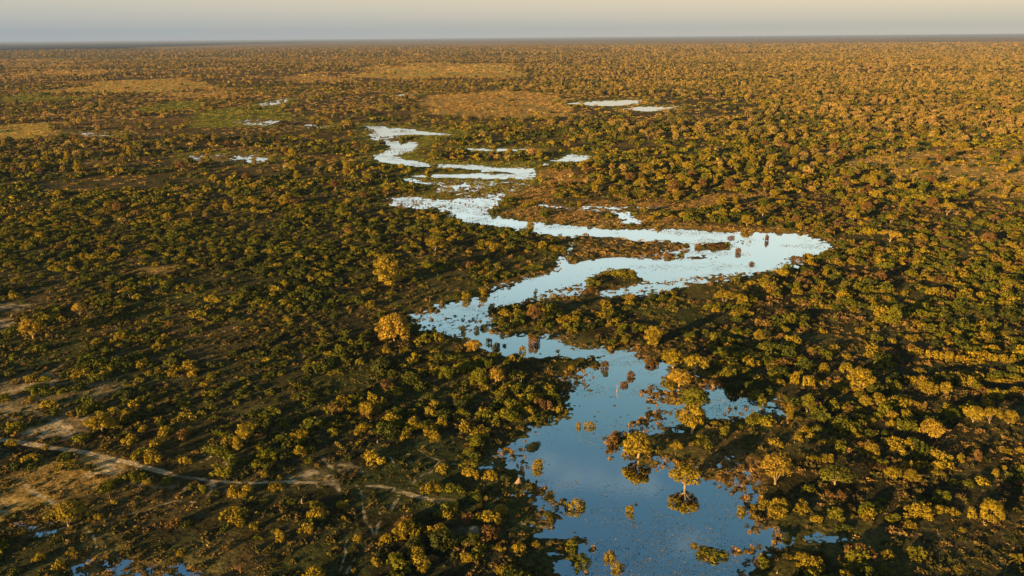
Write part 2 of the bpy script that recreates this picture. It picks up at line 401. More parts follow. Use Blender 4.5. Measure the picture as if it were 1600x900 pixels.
# clearings: polygon, share of bushes left, share of trees left, ground type
CLEAR = [
    (crop(0, 400, [(1030, 300), (1230, 330), (1250, 420), (1400, 470), (1490, 560), (1330, 650), (1180, 660), (1120, 560), (1000, 520), (1000, 400)]), 0.05, 0.0, 'brown'),
    (crop(0, 400, [(560, 330), (850, 340), (1030, 310), (1010, 420), (860, 380), (650, 400)]), 0.15, 0.1, 'green'),
    (crop(0, 400, [(780, 300), (1100, 240), (1340, 230), (1300, 340), (1000, 330), (850, 340)]), 0.08, 0.1, 'green'),
    (crop(0, 400, [(800, 110), (900, 80), (1110, 72), (1080, 95), (930, 125)]), 0.05, 0.0, 'gold'),
    (crop(0, 400, [(520, 60), (780, 20), (1100, 0), (1000, 70), (700, 120), (540, 110)]), 0.25, 0.2, 'brown'),
    (crop(0, 400, [(-200, 60), (300, 130), (520, 130), (440, 230), (200, 230), (-200, 200)]), 0.45, 0.3, 'brown'),
    (crop(0, 400, [(-200, 250), (420, 250), (440, 320), (200, 370), (-200, 480)]), 0.3, 0.2, 'brown'),
    (crop(0, 400, [(-200, 540), (380, 480), (620, 440), (560, 540), (430, 640), (220, 720), (-200, 760)]), 0.25, 0.2, 'green'),
    (crop(0, 600, [(-200, 330), (-200, 0), (300, -60), (620, -40), (900, 60), (540, 160), (540, 260), (420, 340), (150, 370)]), 0.30, 0.05, 'pale'),
    (crop(0, 600, [(-200, 700), (130, 560), (540, 480), (700, 560), (640, 640), (540, 740), (300, 740), (280, 860), (-200, 1000)]), 0.04, 0.0, 'gold'),
    (crop(0, 600, [(540, 740), (640, 640), (900, 650), (1150, 650), (1180, 720), (1060, 860), (560, 1000), (500, 900)]), 0.1, 0.05, 'brown'),
    (crop(0, 675, [(500, 590), (880, 600), (1050, 470), (1190, 500), (960, 700), (900, 740), (1000, 850), (1300, 700), (1620, 660), (1620, 1100), (480, 1100)]), 0.05, 0.02, 'brown'),
    (crop(320, 600, [(1080, 420), (1380, 360), (1560, 400), (1600, 540), (1560, 740), (1300, 780), (1100, 860), (980, 760), (950, 640), (1080, 540)]), 0.14, 0.1, 'green'),
    (crop(320, 675, [(560, 700), (900, 680), (1080, 640), (1000, 900), (500, 1000), (300, 900)]), 0.1, 0.05, 'green'),
    (crop(480, 675, [(560, 420), (900, 430), (1200, 380), (1420, 440), (1440, 570), (1200, 600), (850, 560), (560, 520)]), 0.1, 0.05, 'green'),
    (crop(320, 400, [(900, 700), (1200, 780), (1620, 840), (1620, 960), (900, 860), (620, 840)]), 0.3, 0.1, 'green'),
    (crop(640, 380, [(640, 705), (1100, 730), (1050, 850), (900, 905), (640, 880)]), 0.3, 0.1, 'dark'),
    (crop(1200, 675, [(480, 640), (700, 600), (1000, 640), (1300, 560), (1480, 510), (1700, 430), (1700, 760), (1200, 770), (900, 700), (640, 740), (300, 730), (300, 680)]), 0.05, 0.0, 'brown'),
    (crop(1200, 675, [(1100, 50), (1350, 10), (1400, 120), (1300, 240), (1080, 190)]), 0.12, 0.0, 'brown'),
    (pxpoly([(1180, 512), (1262, 515), (1290, 540), (1200, 548), (1150, 530)]), 0.2, 0.0, 'green'),
    (pxpoly([(1446, 572), (1500, 568), (1572, 574), (1565, 586), (1500, 590), (1448, 584)]), 0.12, 0.0, 'green'),
    (pxpoly([(1365, 608), (1440, 605), (1470, 628), (1440, 645), (1400, 640)]), 0.12, 0.0, 'brown'),
    (pxpoly([(985, 480), (1080, 470), (1120, 500), (1040, 520)]), 0.2, 0.1, 'green'),
    (K(A_, [(300, 165), (520, 150), (720, 128), (920, 150), (640, 185), (520, 245), (440, 250), (460, 200)]), 0.03, 0.02, 'lush'),
    (K(A_, [(300, 290), (440, 280), (560, 330), (820, 340), (1000, 340), (1200, 330), (1180, 375), (900, 370), (500, 345)]), 0.05, 0.02, 'lush'),
    (K(A_, [(420, 440), (1160, 440), (1240, 380), (1240, 470), (1040, 560), (960, 600), (700, 565), (500, 560), (430, 545), (530, 500), (520, 470)]), 0.03, 0.0, 'lush'),
    (K(A_, [(160, 560), (300, 545), (400, 600), (640, 640), (560, 640), (260, 620)]), 0.1, 0.0, 'brown'),
    (K(A_, [(1160, 490), (1300, 480), (1320, 560), (1260, 590), (1060, 600), (1050, 540)]), 0.06, 0.0, 'ochre'),
    (K(A_, [(1190, 400), (1300, 360), (1480, 420), (1560, 450), (1460, 480), (1240, 470)]), 0.12, 0.0, 'ochre'),
    (K(A_, [(960, 640), (1100, 600), (1300, 625), (1620, 640), (1620, 745), (1400, 725), (1100, 695)]), 0.25, 0.0, 'ochre'),
    (K(B_, [(-60, 230), (180, 250), (520, 200), (560, 260), (700, 290), (1100, 310), (1360, 335), (1360, 345), (1000, 336), (800, 330), (600, 308), (420, 315), (-60, 300)]), 0.12, 0.0, 'ochre'),
    (K(B_, [(-60, 140), (300, 130), (560, 140), (800, 100), (1000, 90), (1230, 100), (1160, 140), (800, 170), (540, 200), (300, 160), (-60, 165)]), 0.08, 0.0, 'ochre'),
    (K(B_, [(-160, 500), (0, 420), (200, 370), (640, 400), (640, 470), (400, 500), (-60, 515)]), 0.1, 0.0, 'ochre'),
    (K(C_, [(1620, -20), (1280, 30), (1180, 80), (900, 170), (700, 215), (900, 190), (1280, 92), (1620, 95)]), 0.06, 0.0, 'ochre'),
    (K(G_, [(260, 230), (440, 130), (640, 180), (640, 330), (560, 350), (340, 320)]), 0.12, 0.02, 'ochre'),
    (K(E_, [(540, 640), (740, 540), (900, 560), (800, 660), (620, 740), (500, 730)]), 0.1, 0.0, 'brown'),
    (pxpoly([(1320, 254), (1400, 236), (1520, 232), (1640, 238), (1640, 312), (1560, 310), (1500, 300), (1400, 280)]), 0.34, 0.30, 'gold'),
    (pxpoly([(590, 116), (600, 101), (700, 97), (822, 103), (812, 113), (680, 119)]), 0.0, 0.02, 'field'),
    (pxpoly([(655, 172), (680, 150), (760, 144), (880, 149), (905, 160), (990, 172), (870, 180), (740, 182)]), 0.06, 0.06, 'gold'),
    (pxpoly([(880, 150), (1070, 150), (1160, 165), (1140, 182), (1000, 180), (900, 172)]), 0.25, 0.15, 'brown'),
    (pxpoly([(30, 140), (150, 127), (297, 124), (292, 134), (150, 141)]), 0.0, 0.05, 'field'),
    (pxpoly([(-40, 195), (72, 192), (75, 209), (-40, 212)]), 0.0, 0.05, 'field'),
    (pxpoly([(-40, 92), (115, 91), (110, 100), (-40, 101)]), 0.0, 0.1, 'pale'),
    (pxpoly([(340, 175), (430, 168), (480, 180), (400, 196), (120, 210), (100, 204), (250, 196)]), 0.1, 0.1, 'lush'),
    (pxpoly([(90, 205), (380, 200), (480, 208), (300, 222), (100, 226)]), 0.2, 0.3, 'brown'),
    (pxpoly([(60, 285), (200, 275), (330, 280), (240, 296), (60, 302)]), 0.15, 0.2, 'brown'),
    (pxpoly([(150, 95), (190, 93), (202, 98), (152, 100)]), 0.0, 0.1, 'pale'),
    (pxpoly([(318, 87), (362, 86), (368, 90), (322, 91)]), 0.0, 0.1, 'pale'),
    (pxpoly([(-20, 150), (60, 146), (85, 151), (-20, 157)]), 0.1, 0.15, 'lush'),
    (pxpoly([(195, 165), (300, 159), (325, 166), (210, 171)]), 0.1, 0.2, 'lush'),
    (pxpoly([(480, 158), (560, 150), (605, 156), (500, 165)]), 0.1, 0.2, 'brown'),
    (pxpoly([(235, 146), (330, 141), (345, 147), (250, 151)]), 0.1, 0.15, 'gold'),
    (pxpoly([(20, 112), (120, 108), (140, 113), (40, 117)]), 0.1, 0.2, 'gold'),
    (pxpoly([(500, 98), (560, 96), (580, 100), (520, 103)]), 0.1, 0.2, 'pale'),
    (pxpoly([(820, 92), (1000, 88), (1090, 92), (1000, 97)]), 0.1, 0.3, 'brown'),
    (pxpoly([(440, 116), (520, 112), (560, 120), (470, 124)]), 0.1, 0.2, 'gold'),
]
COLS = {'dark': (0.040, 0.036, 0.018), 'green': (0.058, 0.062, 0.022), 'brown': (0.095, 0.074, 0.033), 'gold': (0.360, 0.240, 0.075), 'pale': (0.230, 0.165, 0.075),
        'lush': (0.150, 0.150, 0.026), 'ochre': (0.300, 0.165, 0.055), 'field': (0.420, 0.340, 0.080), 'sand': (0.560, 0.440, 0.280), 'mud': (0.045, 0.034, 0.020), 'sedge': (0.190, 0.120, 0.042)}

def wetness(P, fine=True):
    """> 0 under water; about metres / 3 from the shore, broken by noise; ±1.5 at most"""
    dist = np.hypot(P[:, 0], P[:, 1])
    s = np.full(len(P), -1e9)
    for poly in RIVER + PONDS:
        s = np.maximum(s, sdist(P, poly))
    soft = 2.6 + dist * 0.0065
    w = np.clip(s / soft, -1.6, 1.5)
    for poly, lev in ISLANDS:
        d = sdist(P, poly)
        k = sstep(d, -1.5, 2.5)
        w = w * (1 - k) + np.minimum(w, lev) * k
    m = np.zeros(len(P))
    for poly, lev, soft_m in MARSH:
        d = sdist(P, poly)
        soft_m = soft_m * (1 + dist / 700)
        k = sstep(d, -soft_m * 0.7, soft_m * 0.7)
        w = w * (1 - k) + lev * k
        m = np.maximum(m, k)
    if fine:
        nearw = 1 - sstep(dist, 330, 700)
        n1 = (fbm(P, 7.0, 3, 3) - 0.5) * (1 - 0.45 * nearw)
        n2 = (fbm(P, 2.2, 3, 11, 0.7) - 0.5) * (1 + 0.7 * nearw)
        big = fbm(P, 26.0, 2, 5) - 0.5
        edge = np.exp(-(w / 0.9) ** 2)
        amp = 0.55 + 0.55 * np.maximum(edge, m)
        w = w + amp * (1.5 * n1 + 1.35 * n2 + 0.8 * big)
        # tips of drowned grass in the open water
        sp = fbm(P, 1.3, 2, 23)
        patch = sstep(fbm(P, 22.0, 3, 29), 0.42, 0.68)
        w = np.where((w > 0) & (sp > 0.97 - 0.16 * patch), -0.05 - 0.1 * (sp - 0.7), w)
    return w, s, m

def _deepen(poly):
    q = pix(poly)
    if q[:, 1].max() > 215:
        return poly
    low = q[:, 1] > q[:, 1].mean() - 0.1
    q[low, 1] += np.interp(q[low, 1], [90, 215], [4.0, 9.0])
    return g(q[:, 0], q[:, 1])
CLEAR = [(_deepen(p_), b_, t_, k_) for p_, b_, t_, k_ in CLEAR]

def landcover(P):
    """bush share, tree share, weights of the ground types"""
    n = len(P)
    bush = np.ones(n)
    tree = np.ones(n)
    ws = {k: np.zeros(n) for k in COLS}
    Q = P + (np.stack([fbm(P, 18, 2, 41), fbm(P, 18, 2, 43)], -1) - 0.5) * 10
    dist = np.hypot(P[:, 0], P[:, 1])
    Q = Q + (np.stack([fbm(P, 260, 3, 45), fbm(P, 200, 3, 47)], -1) - 0.5) * (0.16 * np.clip(dist - 600, 0, 3000))[:, None]
    for poly, b, t, typ in CLEAR:
        d = sdist(Q, poly)
        soft = 3 + dist * 0.006
        k = sstep(d, -soft, soft)
        bush = bush * (1 - k) + b * k
        tree = tree * (1 - k) + t * k
        for kk in ws:
            ws[kk] *= (1 - k)
        ws[typ] += k
    return bush, tree, ws

# ------------------------------------------------------------------ helpers for objects and materials
def tag(o, label=None, cat=None, group=None, kind=None):
    if label: o['label'] = label
    if cat: o['category'] = cat
    if group: o['group'] = group
    if kind: o['kind'] = kind
    return o

def mesh_from(name, V, Fc, nper=4):
    me = bpy.data.meshes.new(name)
    V = np.asarray(V, np.float32)
    Fc = np.asarray(Fc, np.int32)
    me.vertices.add(len(V))
    me.vertices.foreach_set('co', V.ravel())
    me.loops.add(Fc.size)
    me.loops.foreach_set('vertex_index', Fc.ravel())
    me.polygons.add(len(Fc))
    me.polygons.foreach_set('loop_start', np.arange(len(Fc), dtype=np.int32) * nper)
    me.polygons.foreach_set('loop_total', np.full(len(Fc), nper, np.int32))
    me.update(calc_edges=True)
    return me

def link(name, me, mat=None, parent=None):
    o = bpy.data.objects.new(name, me)
    C.objects.link(o)
    if mat and not me.materials:
        me.materials.append(mat)
    if parent:
        o.parent = parent
    return o

def new_mat(name):
    m = bpy.data.materials.new(name)
    m.use_nodes = True
    n = m.node_tree
    b = n.nodes['Principled BSDF']
    b.inputs['Roughness'].default_value = 0.9
    b.inputs['Specular IOR Level'].default_value = 0.1
    return m, n, b

# ------------------------------------------------------------------ ground
def build_ground():
    rows_px = np.concatenate([np.linspace(1500, 960, 24, endpoint=False), np.linspace(960, 66, 960)])
    pt = g(np.full(len(rows_px), 800.0), rows_px)
    ys = pt[:, 1]
    ys = ys[ys < 22000]
    ys = np.concatenate([ys, [23000, 26000, 30000, 36000, 45000, 60000, 90000]])
    a = np.concatenate([[-1.6, -1.4, -1.2, -1.05], np.linspace(-0.95, 0.95, 1320), [1.05, 1.2, 1.4, 1.6]])
    nr, nc = len(ys), len(a)
    X = ys[:, None] * a[None, :]
    Y = np.repeat(ys[:, None], nc, 1)
    P = np.stack([X.ravel(), Y.ravel()], -1)
    dist = np.hypot(P[:, 0], P[:, 1])
    w, s, m = wetness(P)
    near = np.exp(-dist / 900)
    z = np.clip(-0.28 * w, -0.42, 0.45)
    land = w < 0
    z = np.where(land, z + near * 0.35 * (fbm(P, 14, 3, 61) - 0.3).clip(0) * sstep(-w, 0.3, 1.2) + 0.03, z - 0.03)
    # colour
    bush, tree, ws = landcover(P)
    rest = 1 - sum(ws.values())
    nz = fbm(P, 30 , 3, 71)
    nz2 = fbm(P, 6, 3, 75)
    col = np.zeros((len(P), 3))
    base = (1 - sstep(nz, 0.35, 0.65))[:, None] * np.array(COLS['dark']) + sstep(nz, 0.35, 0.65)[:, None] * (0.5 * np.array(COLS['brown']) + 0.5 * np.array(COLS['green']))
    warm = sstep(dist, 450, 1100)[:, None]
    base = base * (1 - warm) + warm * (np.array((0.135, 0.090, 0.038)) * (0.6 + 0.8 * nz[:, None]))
    col += rest[:, None] * base
    for k, wt in ws.items():
        col += wt[:, None] * np.array(COLS[k])
    # patchiness inside every type
    col *= (0.55 + 0.9 * nz2)[:, None]
    tint = (fbm(P, 50, 3, 77) - 0.5)[:, None]
    col *= 1 + tint * np.array([0.6, 0.25, -0.2])
    # wet margins
    dry = -s
    lush = (1 - sstep(dry, 2, 12 + dist * 0.012 + 0.03 * np.clip(dist - 500, 0, 700))) * (s > -150)
    far_lush = sstep(dist, 350, 800)
    k = (lush * (0.25 + 0.5 * far_lush))[:, None]
    col = col * (1 - k) + k * np.array(COLS['lush']) * (0.6 + 0.8 * nz2)[:, None]
    sed = fbm(P, 3.0, 2, 83)[:, None]
    sedge = np.array(COLS['sedge']) * sed * 1.9 + np.array(COLS['mud']) * (1 - sed)
    k = (m * sstep(w, -2.0, -0.2))[:, None]
    col = col * (1 - 0.85 * k) + 0.85 * k * sedge
    # tips of grass in the water and the river bed
    spec = ((s > 3) & (m < 0.5))[:, None]
    col = np.where(spec & land[:, None], np.array((0.11, 0.085, 0.04)) * (0.5 + sed), col)
    col = np.where(land[:, None], col, np.array((0.028, 0.028, 0.02)))
    # sand
    sn = fbm(P, 2.2, 3, 91)
    sand = np.zeros(len(P))
    for line, hw in SAND_LINES:
        d = ldist(P, line)
        fray = fbm(P, 1.7, 3, 93)
        wob = hw * (0.15 + 1.3 * sn) if hw < 1 else hw * (0.5 + 0.7 * sn)
        gap = (0.25 if hw > 0.6 else 0.0) + (0.75 if hw > 0.6 else 1.0) * sstep(fray, 0.34, 0.54) if hw < 0.9 else 0.8 + 0.2 * sstep(fray, 0.3, 0.5)
        rut = 1 - 0.3 * (1 - sstep(d, 0.12, 0.42)) if hw > 0.8 else 1.0
        sand = np.maximum(sand, (1 - sstep(d, wob * 0.5, wob * 1.3)) * gap * rut * (1.0 if hw >= 0.8 else 0.6))
    for poly in SAND_POLYS:
        d = sdist(P, poly)
        soft = 1.5 + dist * 0.003
        kk = sstep(d + (sn - 0.5) * 7, -soft, soft) * (0.12 + 0.75 * sstep(fbm(P, 3, 4, 95), 0.36, 0.62))
        sand = np.maximum(sand, kk * 0.85)
    sand *= land
    col = col * (1 - sand[:, None]) + sand[:, None] * np.array(COLS['sand']) * (0.75 + 0.4 * nz2)[:, None]
    # far plain: woodland seen edge-on, then a cloud shadow painted over it
    far = sstep(dist, 5000, 11500)[:, None]
    fn = fbm(P * np.array([0.35, 1.0]), 900, 4, 99)[:, None]
    farcol = np.array((0.300, 0.200, 0.090)) * (0.6 + 0.8 * fn)
    col = col * (1 - far) + far * farcol
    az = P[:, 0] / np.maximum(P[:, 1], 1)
    cloud_shade = sstep(dist / (13500 * (1 + 14.0 * np.clip((az + 0.55) / 1.0, 0, 2) ** 1.6)) + (fbm(P, 4000, 3, 101) - 0.5) * 0.5, 0.70, 0.90)[:, None]
    col = col * (1 - cloud_shade) + cloud_shade * np.array((0.012, 0.016, 0.018))  # cloud shadow along the left horizon, painted dark into the ground colour
    idx = np.arange(nr * nc).reshape(nr, nc)
    Q = np.stack([idx[:-1, :-1], idx[:-1, 1:], idx[1:, 1:], idx[1:, :-1]], -1).reshape(-1, 4)
    me = mesh_from('ground', np.column_stack([P, z]), Q)
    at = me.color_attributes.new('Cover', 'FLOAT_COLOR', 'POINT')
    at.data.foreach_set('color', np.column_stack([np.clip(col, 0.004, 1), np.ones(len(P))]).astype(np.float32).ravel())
    me.polygons.foreach_set('use_smooth', np.ones(len(Q), bool))
    mat, n, b = new_mat('savanna_ground')
    ac = n.nodes.new('ShaderNodeAttribute')
    ac.attribute_name = 'Cover'
    geo = n.nodes.new('ShaderNodeNewGeometry')
    n1 = n.nodes.new('ShaderNodeTexNoise')
    n1.inputs['Scale'].default_value = 0.9
    n1.inputs['Detail'].default_value = 6
    n1.inputs['Roughness'].default_value = 0.7
    n.links.new(geo.outputs['Position'], n1.inputs['Vector'])
    mr = n.nodes.new('ShaderNodeMapRange')
    mr.inputs['From Min'].default_value = 0.3
    mr.inputs['From Max'].default_value = 0.7
    mr.inputs['To Min'].default_value = 0.30
    mr.inputs['To Max'].default_value = 1.70
    n.links.new(n1.outputs['Fac'], mr.inputs['Value'])
    mx = n.nodes.new('ShaderNodeVectorMath')
    mx.operation = 'SCALE'
    n.links.new(ac.outputs['Color'], mx.inputs[0])
    n.links.new(mr.outputs[0], mx.inputs['Scale'])
    n.links.new(mx.outputs[0], b.inputs['Base Color'])
    bp = n.nodes.new('ShaderNodeBump')
    bp.inputs['Strength'].default_value = 0.9
    bp.inputs['Distance'].default_value = 1.1
    n.links.new(n1.outputs['Fac'], bp.inputs['Height'])
    n.links.new(bp.outputs[0], b.inputs['Normal'])
    b.inputs['Roughness'].default_value = 1.0
    b.inputs['Specular IOR Level'].default_value = 0.0
    o = link('ground', me, mat)
    tag(o, 'flat dry savanna of brown and green grass reaching to the horizon', 'ground', kind='structure')

build_ground()

# ------------------------------------------------------------------ water
def water_mat():
    m, n, b = new_mat('still_water')
    b.inputs['Base Color'].default_value = (0.66, 0.72, 0.74, 1)
    b.inputs['Metallic'].default_value = 1.0
    b.inputs['Roughness'].default_value = 0.03
    geo = n.nodes.new('ShaderNodeNewGeometry')
    w = n.nodes.new('ShaderNodeTexNoise')
    w.inputs['Scale'].default_value = 1.1
    w.inputs['Detail'].default_value = 4
    n.links.new(geo.outputs['Position'], w.inputs['Vector'])
    bp = n.nodes.new('ShaderNodeBump')
    bp.inputs['Strength'].default_value = 0.05
    bp.inputs['Distance'].default_value = 0.12
    n.links.new(w.outputs['Fac'], bp.inputs['Height'])
    n.links.new(bp.outputs[0], b.inputs['Normal'])
    return m

WATER = water_mat()
def water_sheet(name, polys, label, pad):
    P = np.concatenate(polys)
    lo, hi = P.min(0) - pad, P.max(0) + pad
    V = [(lo[0], lo[1], 0), (hi[0], lo[1], 0), (hi[0], hi[1], 0), (lo[0], hi[1], 0)]
    o = link(name, mesh_from(name, V, [(0, 1, 2, 3)]), WATER)
    tag(o, label, 'water', kind='structure')
    return o
water_sheet('river', RIVER + [m[0] for m in MARSH[:-7]], 'winding pale river that floods the plain and widens into a blue pool', 15)
# ponds outside the river's sheet
rp = np.concatenate(RIVER + [m[0] for m in MARSH[:-7]])
rlo, rhi = rp.min(0) - 15, rp.max(0) + 15
POND_LABEL = 'small bright pond among the trees beyond the river'
for p in PONDS:
    if np.all(p.min(0) - 8 > rlo) and np.all(p.max(0) + 8 < rhi):
        continue
    lo, hi = p.min(0) - 8, p.max(0) + 8
    clip = []
    if hi[0] <= rlo[0] or lo[0] >= rhi[0] or hi[1] <= rlo[1] or lo[1] >= rhi[1]:
        water_sheet('pond', [p], POND_LABEL, 8)
    else:
        if lo[0] < rlo[0] < hi[0]: hi[0] = rlo[0]
        elif lo[0] < rhi[0] < hi[0]: lo[0] = rhi[0]
        elif lo[1] < rhi[1] < hi[1]: lo[1] = rhi[1]
        elif lo[1] < rlo[1] < hi[1]: hi[1] = rlo[1]
        water_sheet('pond', [np.array([lo, hi])], POND_LABEL, 0)

# ------------------------------------------------------------------ foliage materials
def foliage_mat(name, stops, loc_var=True, thin=0.12):
    m, n, b = new_mat(name)
    oi = n.nodes.new('ShaderNodeObjectInfo')
    nz = n.nodes.new('ShaderNodeTexNoise')
    nz.inputs['Scale'].default_value = 0.012
    nz.inputs['Detail'].default_value = 3
    n.links.new(oi.outputs['Location'], nz.inputs['Vector'])
    nz.inputs['Roughness'].default_value = 0.65
    nzb = n.nodes.new('ShaderNodeTexNoise')
    nzb.inputs['Scale'].default_value = 0.0022
    nzb.inputs['Detail'].default_value = 4
    n.links.new(oi.outputs['Location'], nzb.inputs['Vector'])
    av = n.nodes.new('ShaderNodeMath')
    av.operation = 'MULTIPLY_ADD'
    av.inputs[1].default_value = 0.9
    n.links.new(nzb.outputs['Fac'], av.inputs[0])
    ad = n.nodes.new('ShaderNodeMath')
    ad.operation = 'MULTIPLY_ADD'
    ad.inputs[1].default_value = 0.6
    ad.inputs[2].default_value = -0.25
    n.links.new(nz.outputs['Fac'], ad.inputs[0])
    n.links.new(ad.outputs[0], av.inputs[2])
    # patch noise + a random share per plant
    mm = n.nodes.new('ShaderNodeMath')
    mm.operation = 'MULTIPLY_ADD'
    n.links.new(oi.outputs['Random'], mm.inputs[0])
    mm.inputs[1].default_value = 1.0 if loc_var else 1.0
    m2 = n.nodes.new('ShaderNodeMath')
    m2.operation = 'MULTIPLY_ADD'
    n.links.new(av.outputs[0], m2.inputs[0])
    m2.inputs[1].default_value = 1.4 if loc_var else 0.0
    m2.inputs[2].default_value = -0.72 if loc_var else 0.0
    ti = n.nodes.new('ShaderNodeAttribute')
    ti.attribute_type = 'INSTANCER'
    ti.attribute_name = 'tone'
    m3 = n.nodes.new('ShaderNodeMath')
    m3.operation = 'ADD'
    n.links.new(m2.outputs[0], m3.inputs[0])
    n.links.new(ti.outputs['Fac'], m3.inputs[1])
    n.links.new(m3.outputs[0], mm.inputs[2])
    rp = n.nodes.new('ShaderNodeValToRGB')
    cr_ = rp.color_ramp
    while len(cr_.elements) < len(stops):
        cr_.elements.new(0.5)
    for e, (p, c) in zip(cr_.elements, stops):
        e.position = p
        e.color = (*c, 1)
    n.links.new(mm.outputs[0], rp.inputs[0])
    at = n.nodes.new('ShaderNodeAttribute')
    at.attribute_name = 'leaf'
    sc = n.nodes.new('ShaderNodeVectorMath')
    sc.operation = 'SCALE'
    n.links.new(rp.outputs[0], sc.inputs[0])
    n.links.new(at.outputs['Fac'], sc.inputs['Scale'])
    n.links.new(sc.outputs[0], b.inputs['Base Color'])
    b.inputs['Roughness'].default_value = 0.8
    b.inputs['Specular IOR Level'].default_value = 0.05
    tr = n.nodes.new('ShaderNodeBsdfTranslucent')
    n.links.new(sc.outputs[0], tr.inputs['Color'])
    ms = n.nodes.new('ShaderNodeMixShader')
    ms.inputs[0].default_value = thin
    n.links.new(b.outputs[0], ms.inputs[1])
    n.links.new(tr.outputs[0], ms.inputs[2])
    n.links.new(ms.outputs[0], n.nodes['Material Output'].inputs['Surface'])
    return m

OLIVE, GOLD, RUST, DARK, PALE = (0.128, 0.126, 0.012), (0.235, 0.165, 0.016), (0.150, 0.090, 0.030), (0.050, 0.058, 0.014), (0.300, 0.205, 0.060)
MIX = foliage_mat('foliage_mixed', [(0.0, DARK), (0.26, (0.080, 0.092, 0.012)), (0.5, (0.128, 0.122, 0.012)), (0.68, (0.215, 0.165, 0.016)), (0.88, GOLD), (1.0, RUST)])
WOOD = foliage_mat('foliage_woodland', [(0.0, (0.080, 0.080, 0.022)), (0.25, (0.150, 0.122, 0.032)), (0.55, (0.260, 0.180, 0.050)), (0.85, (0.320, 0.225, 0.066)), (1.0, (0.27, 0.165, 0.058))])
FM = {'olive': foliage_mat('foliage_olive', [(0, (0.105, 0.112, 0.011)), (1, (0.155, 0.140, 0.014))], False),
      'golden': foliage_mat('foliage_golden', [(0, (0.200, 0.148, 0.014)), (1, (0.255, 0.185, 0.020))], False),
      'russet': foliage_mat('foliage_russet', [(0, (0.130, 0.075, 0.026)), (1, (0.165, 0.095, 0.034))], False),
      'dark green': foliage_mat('foliage_dark_green', [(0, (0.040, 0.050, 0.012)), (1, (0.062, 0.066, 0.015))], False),
      'pale gold': foliage_mat('foliage_pale_gold', [(0, (0.290, 0.195, 0.026)), (1, (0.330, 0.215, 0.034))], False)}
SCRUB = foliage_mat('foliage_scrub', [(0.0, (0.050, 0.050, 0.015)), (0.4, (0.090, 0.075, 0.022)), (0.75, (0.150, 0.100, 0.034)), (1.0, (0.21, 0.125, 0.045))])
SEDGE = foliage_mat('foliage_sedge', [(0.0, (0.065, 0.065, 0.016)), (0.35, (0.220, 0.140, 0.040)), (1.0, (0.380, 0.225, 0.070))], thin=0.35)
BARK, _n, _b = new_mat('pale_bark')
_b.inputs['Base Color'].default_value = (0.30, 0.215, 0.135, 1)
_t = _n.nodes.new('ShaderNodeTexNoise'); _t.inputs['Scale'].default_value = 6
_r = _n.nodes.new('ShaderNodeValToRGB')
_r.color_ramp.elements[0].position = 0.35; _r.color_ramp.elements[0].color = (0.20, 0.14, 0.085, 1)
_r.color_ramp.elements[1].position = 0.65; _r.color_ramp.elements[1].color = (0.38, 0.28, 0.18, 1)
_n.links.new(_t.outputs['Fac'], _r.inputs[0]); _n.links.new(_r.outputs[0], _b.inputs['Base Color'])

# ------------------------------------------------------------------ plant meshes
def leaf_mesh(name, cen, nrm, size, rng, mat, stretch=1.0, shade=None):
    n = len(cen)
    nrm = nrm / np.maximum(np.linalg.norm(nrm, axis=1, keepdims=True), 1e-6)
    t = rng.normal(size=(n, 3))
    t -= (t * nrm).sum(1, keepdims=True) * nrm
    t /= np.maximum(np.linalg.norm(t, axis=1, keepdims=True), 1e-6)
    b = np.cross(nrm, t)
    s = size * rng.uniform(0.65, 1.35, n)[:, None]
    q = rng.uniform(0.6, 1.0, (n, 1))
    c0 = cen - t * s * stretch + nrm * s * 0.1
    c1 = cen - b * s * q - nrm * s * 0.18
    c2 = cen + t * s * stretch + nrm * s * 0.1
    c3 = cen + b * s * q - nrm * s * 0.18
    V = np.stack([c0, c1, c2, c3], 1).reshape(-1, 3)
    Fc = np.arange(4 * n).reshape(n, 4)
    me = mesh_from(name, V, Fc)
    at = me.attributes.new('leaf', 'FLOAT', 'POINT')
    sh = rng.uniform(0.65, 1.35, n) if shade is None else shade
    at.data.foreach_set('value', np.repeat(sh, 4).astype(np.float32))
    me.materials.append(mat)
    return me

def shell(lobes, dens, leaf, rng, jitter=0.55, low=-0.55, fill=0.7):
    """leaf centres and normals on the outside of a set of ellipsoids (x, y, z, rx, rz)"""
    cs, ns, lv = [], [], []
    L = np.array(lobes)
    for i, (x, y, z, rx, rz) in enumerate(lobes):
        k = max(6, int(dens * 4 * math.pi * rx * rz / (leaf * leaf * 2)))
        d = rng.normal(size=(k, 3))
        d /= np.linalg.norm(d, axis=1, keepdims=True)
        d = d[d[:, 2] > low]
        rad = rng.uniform(fill, 1.06, len(d))[:, None]
        p = np.array([x, y, z]) + d * np.array([rx, rx, rz]) * rad
        inside = np.zeros(len(p), bool)
        for j in range(len(L)):
            if j != i:
                q = (p - L[j, :3]) / np.array([L[j, 3], L[j, 3], L[j, 4]])
                inside |= (q * q).sum(1) < 0.55
        ok = (~inside) & (p[:, 2] > 0.05)
        cs.append(p[ok])
        nn = d / np.array([rx, rx, rz])
        nn /= np.linalg.norm(nn, axis=1, keepdims=True)
        ns.append((nn + rng.normal(size=d.shape) * jitter)[ok])
        lv.append(np.full(ok.sum(), rng.uniform(0.8, 1.2)))
    c = np.concatenate(cs)
    return c, np.concatenate(ns), np.concatenate(lv) * rng.uniform(0.7, 1.3, len(c))

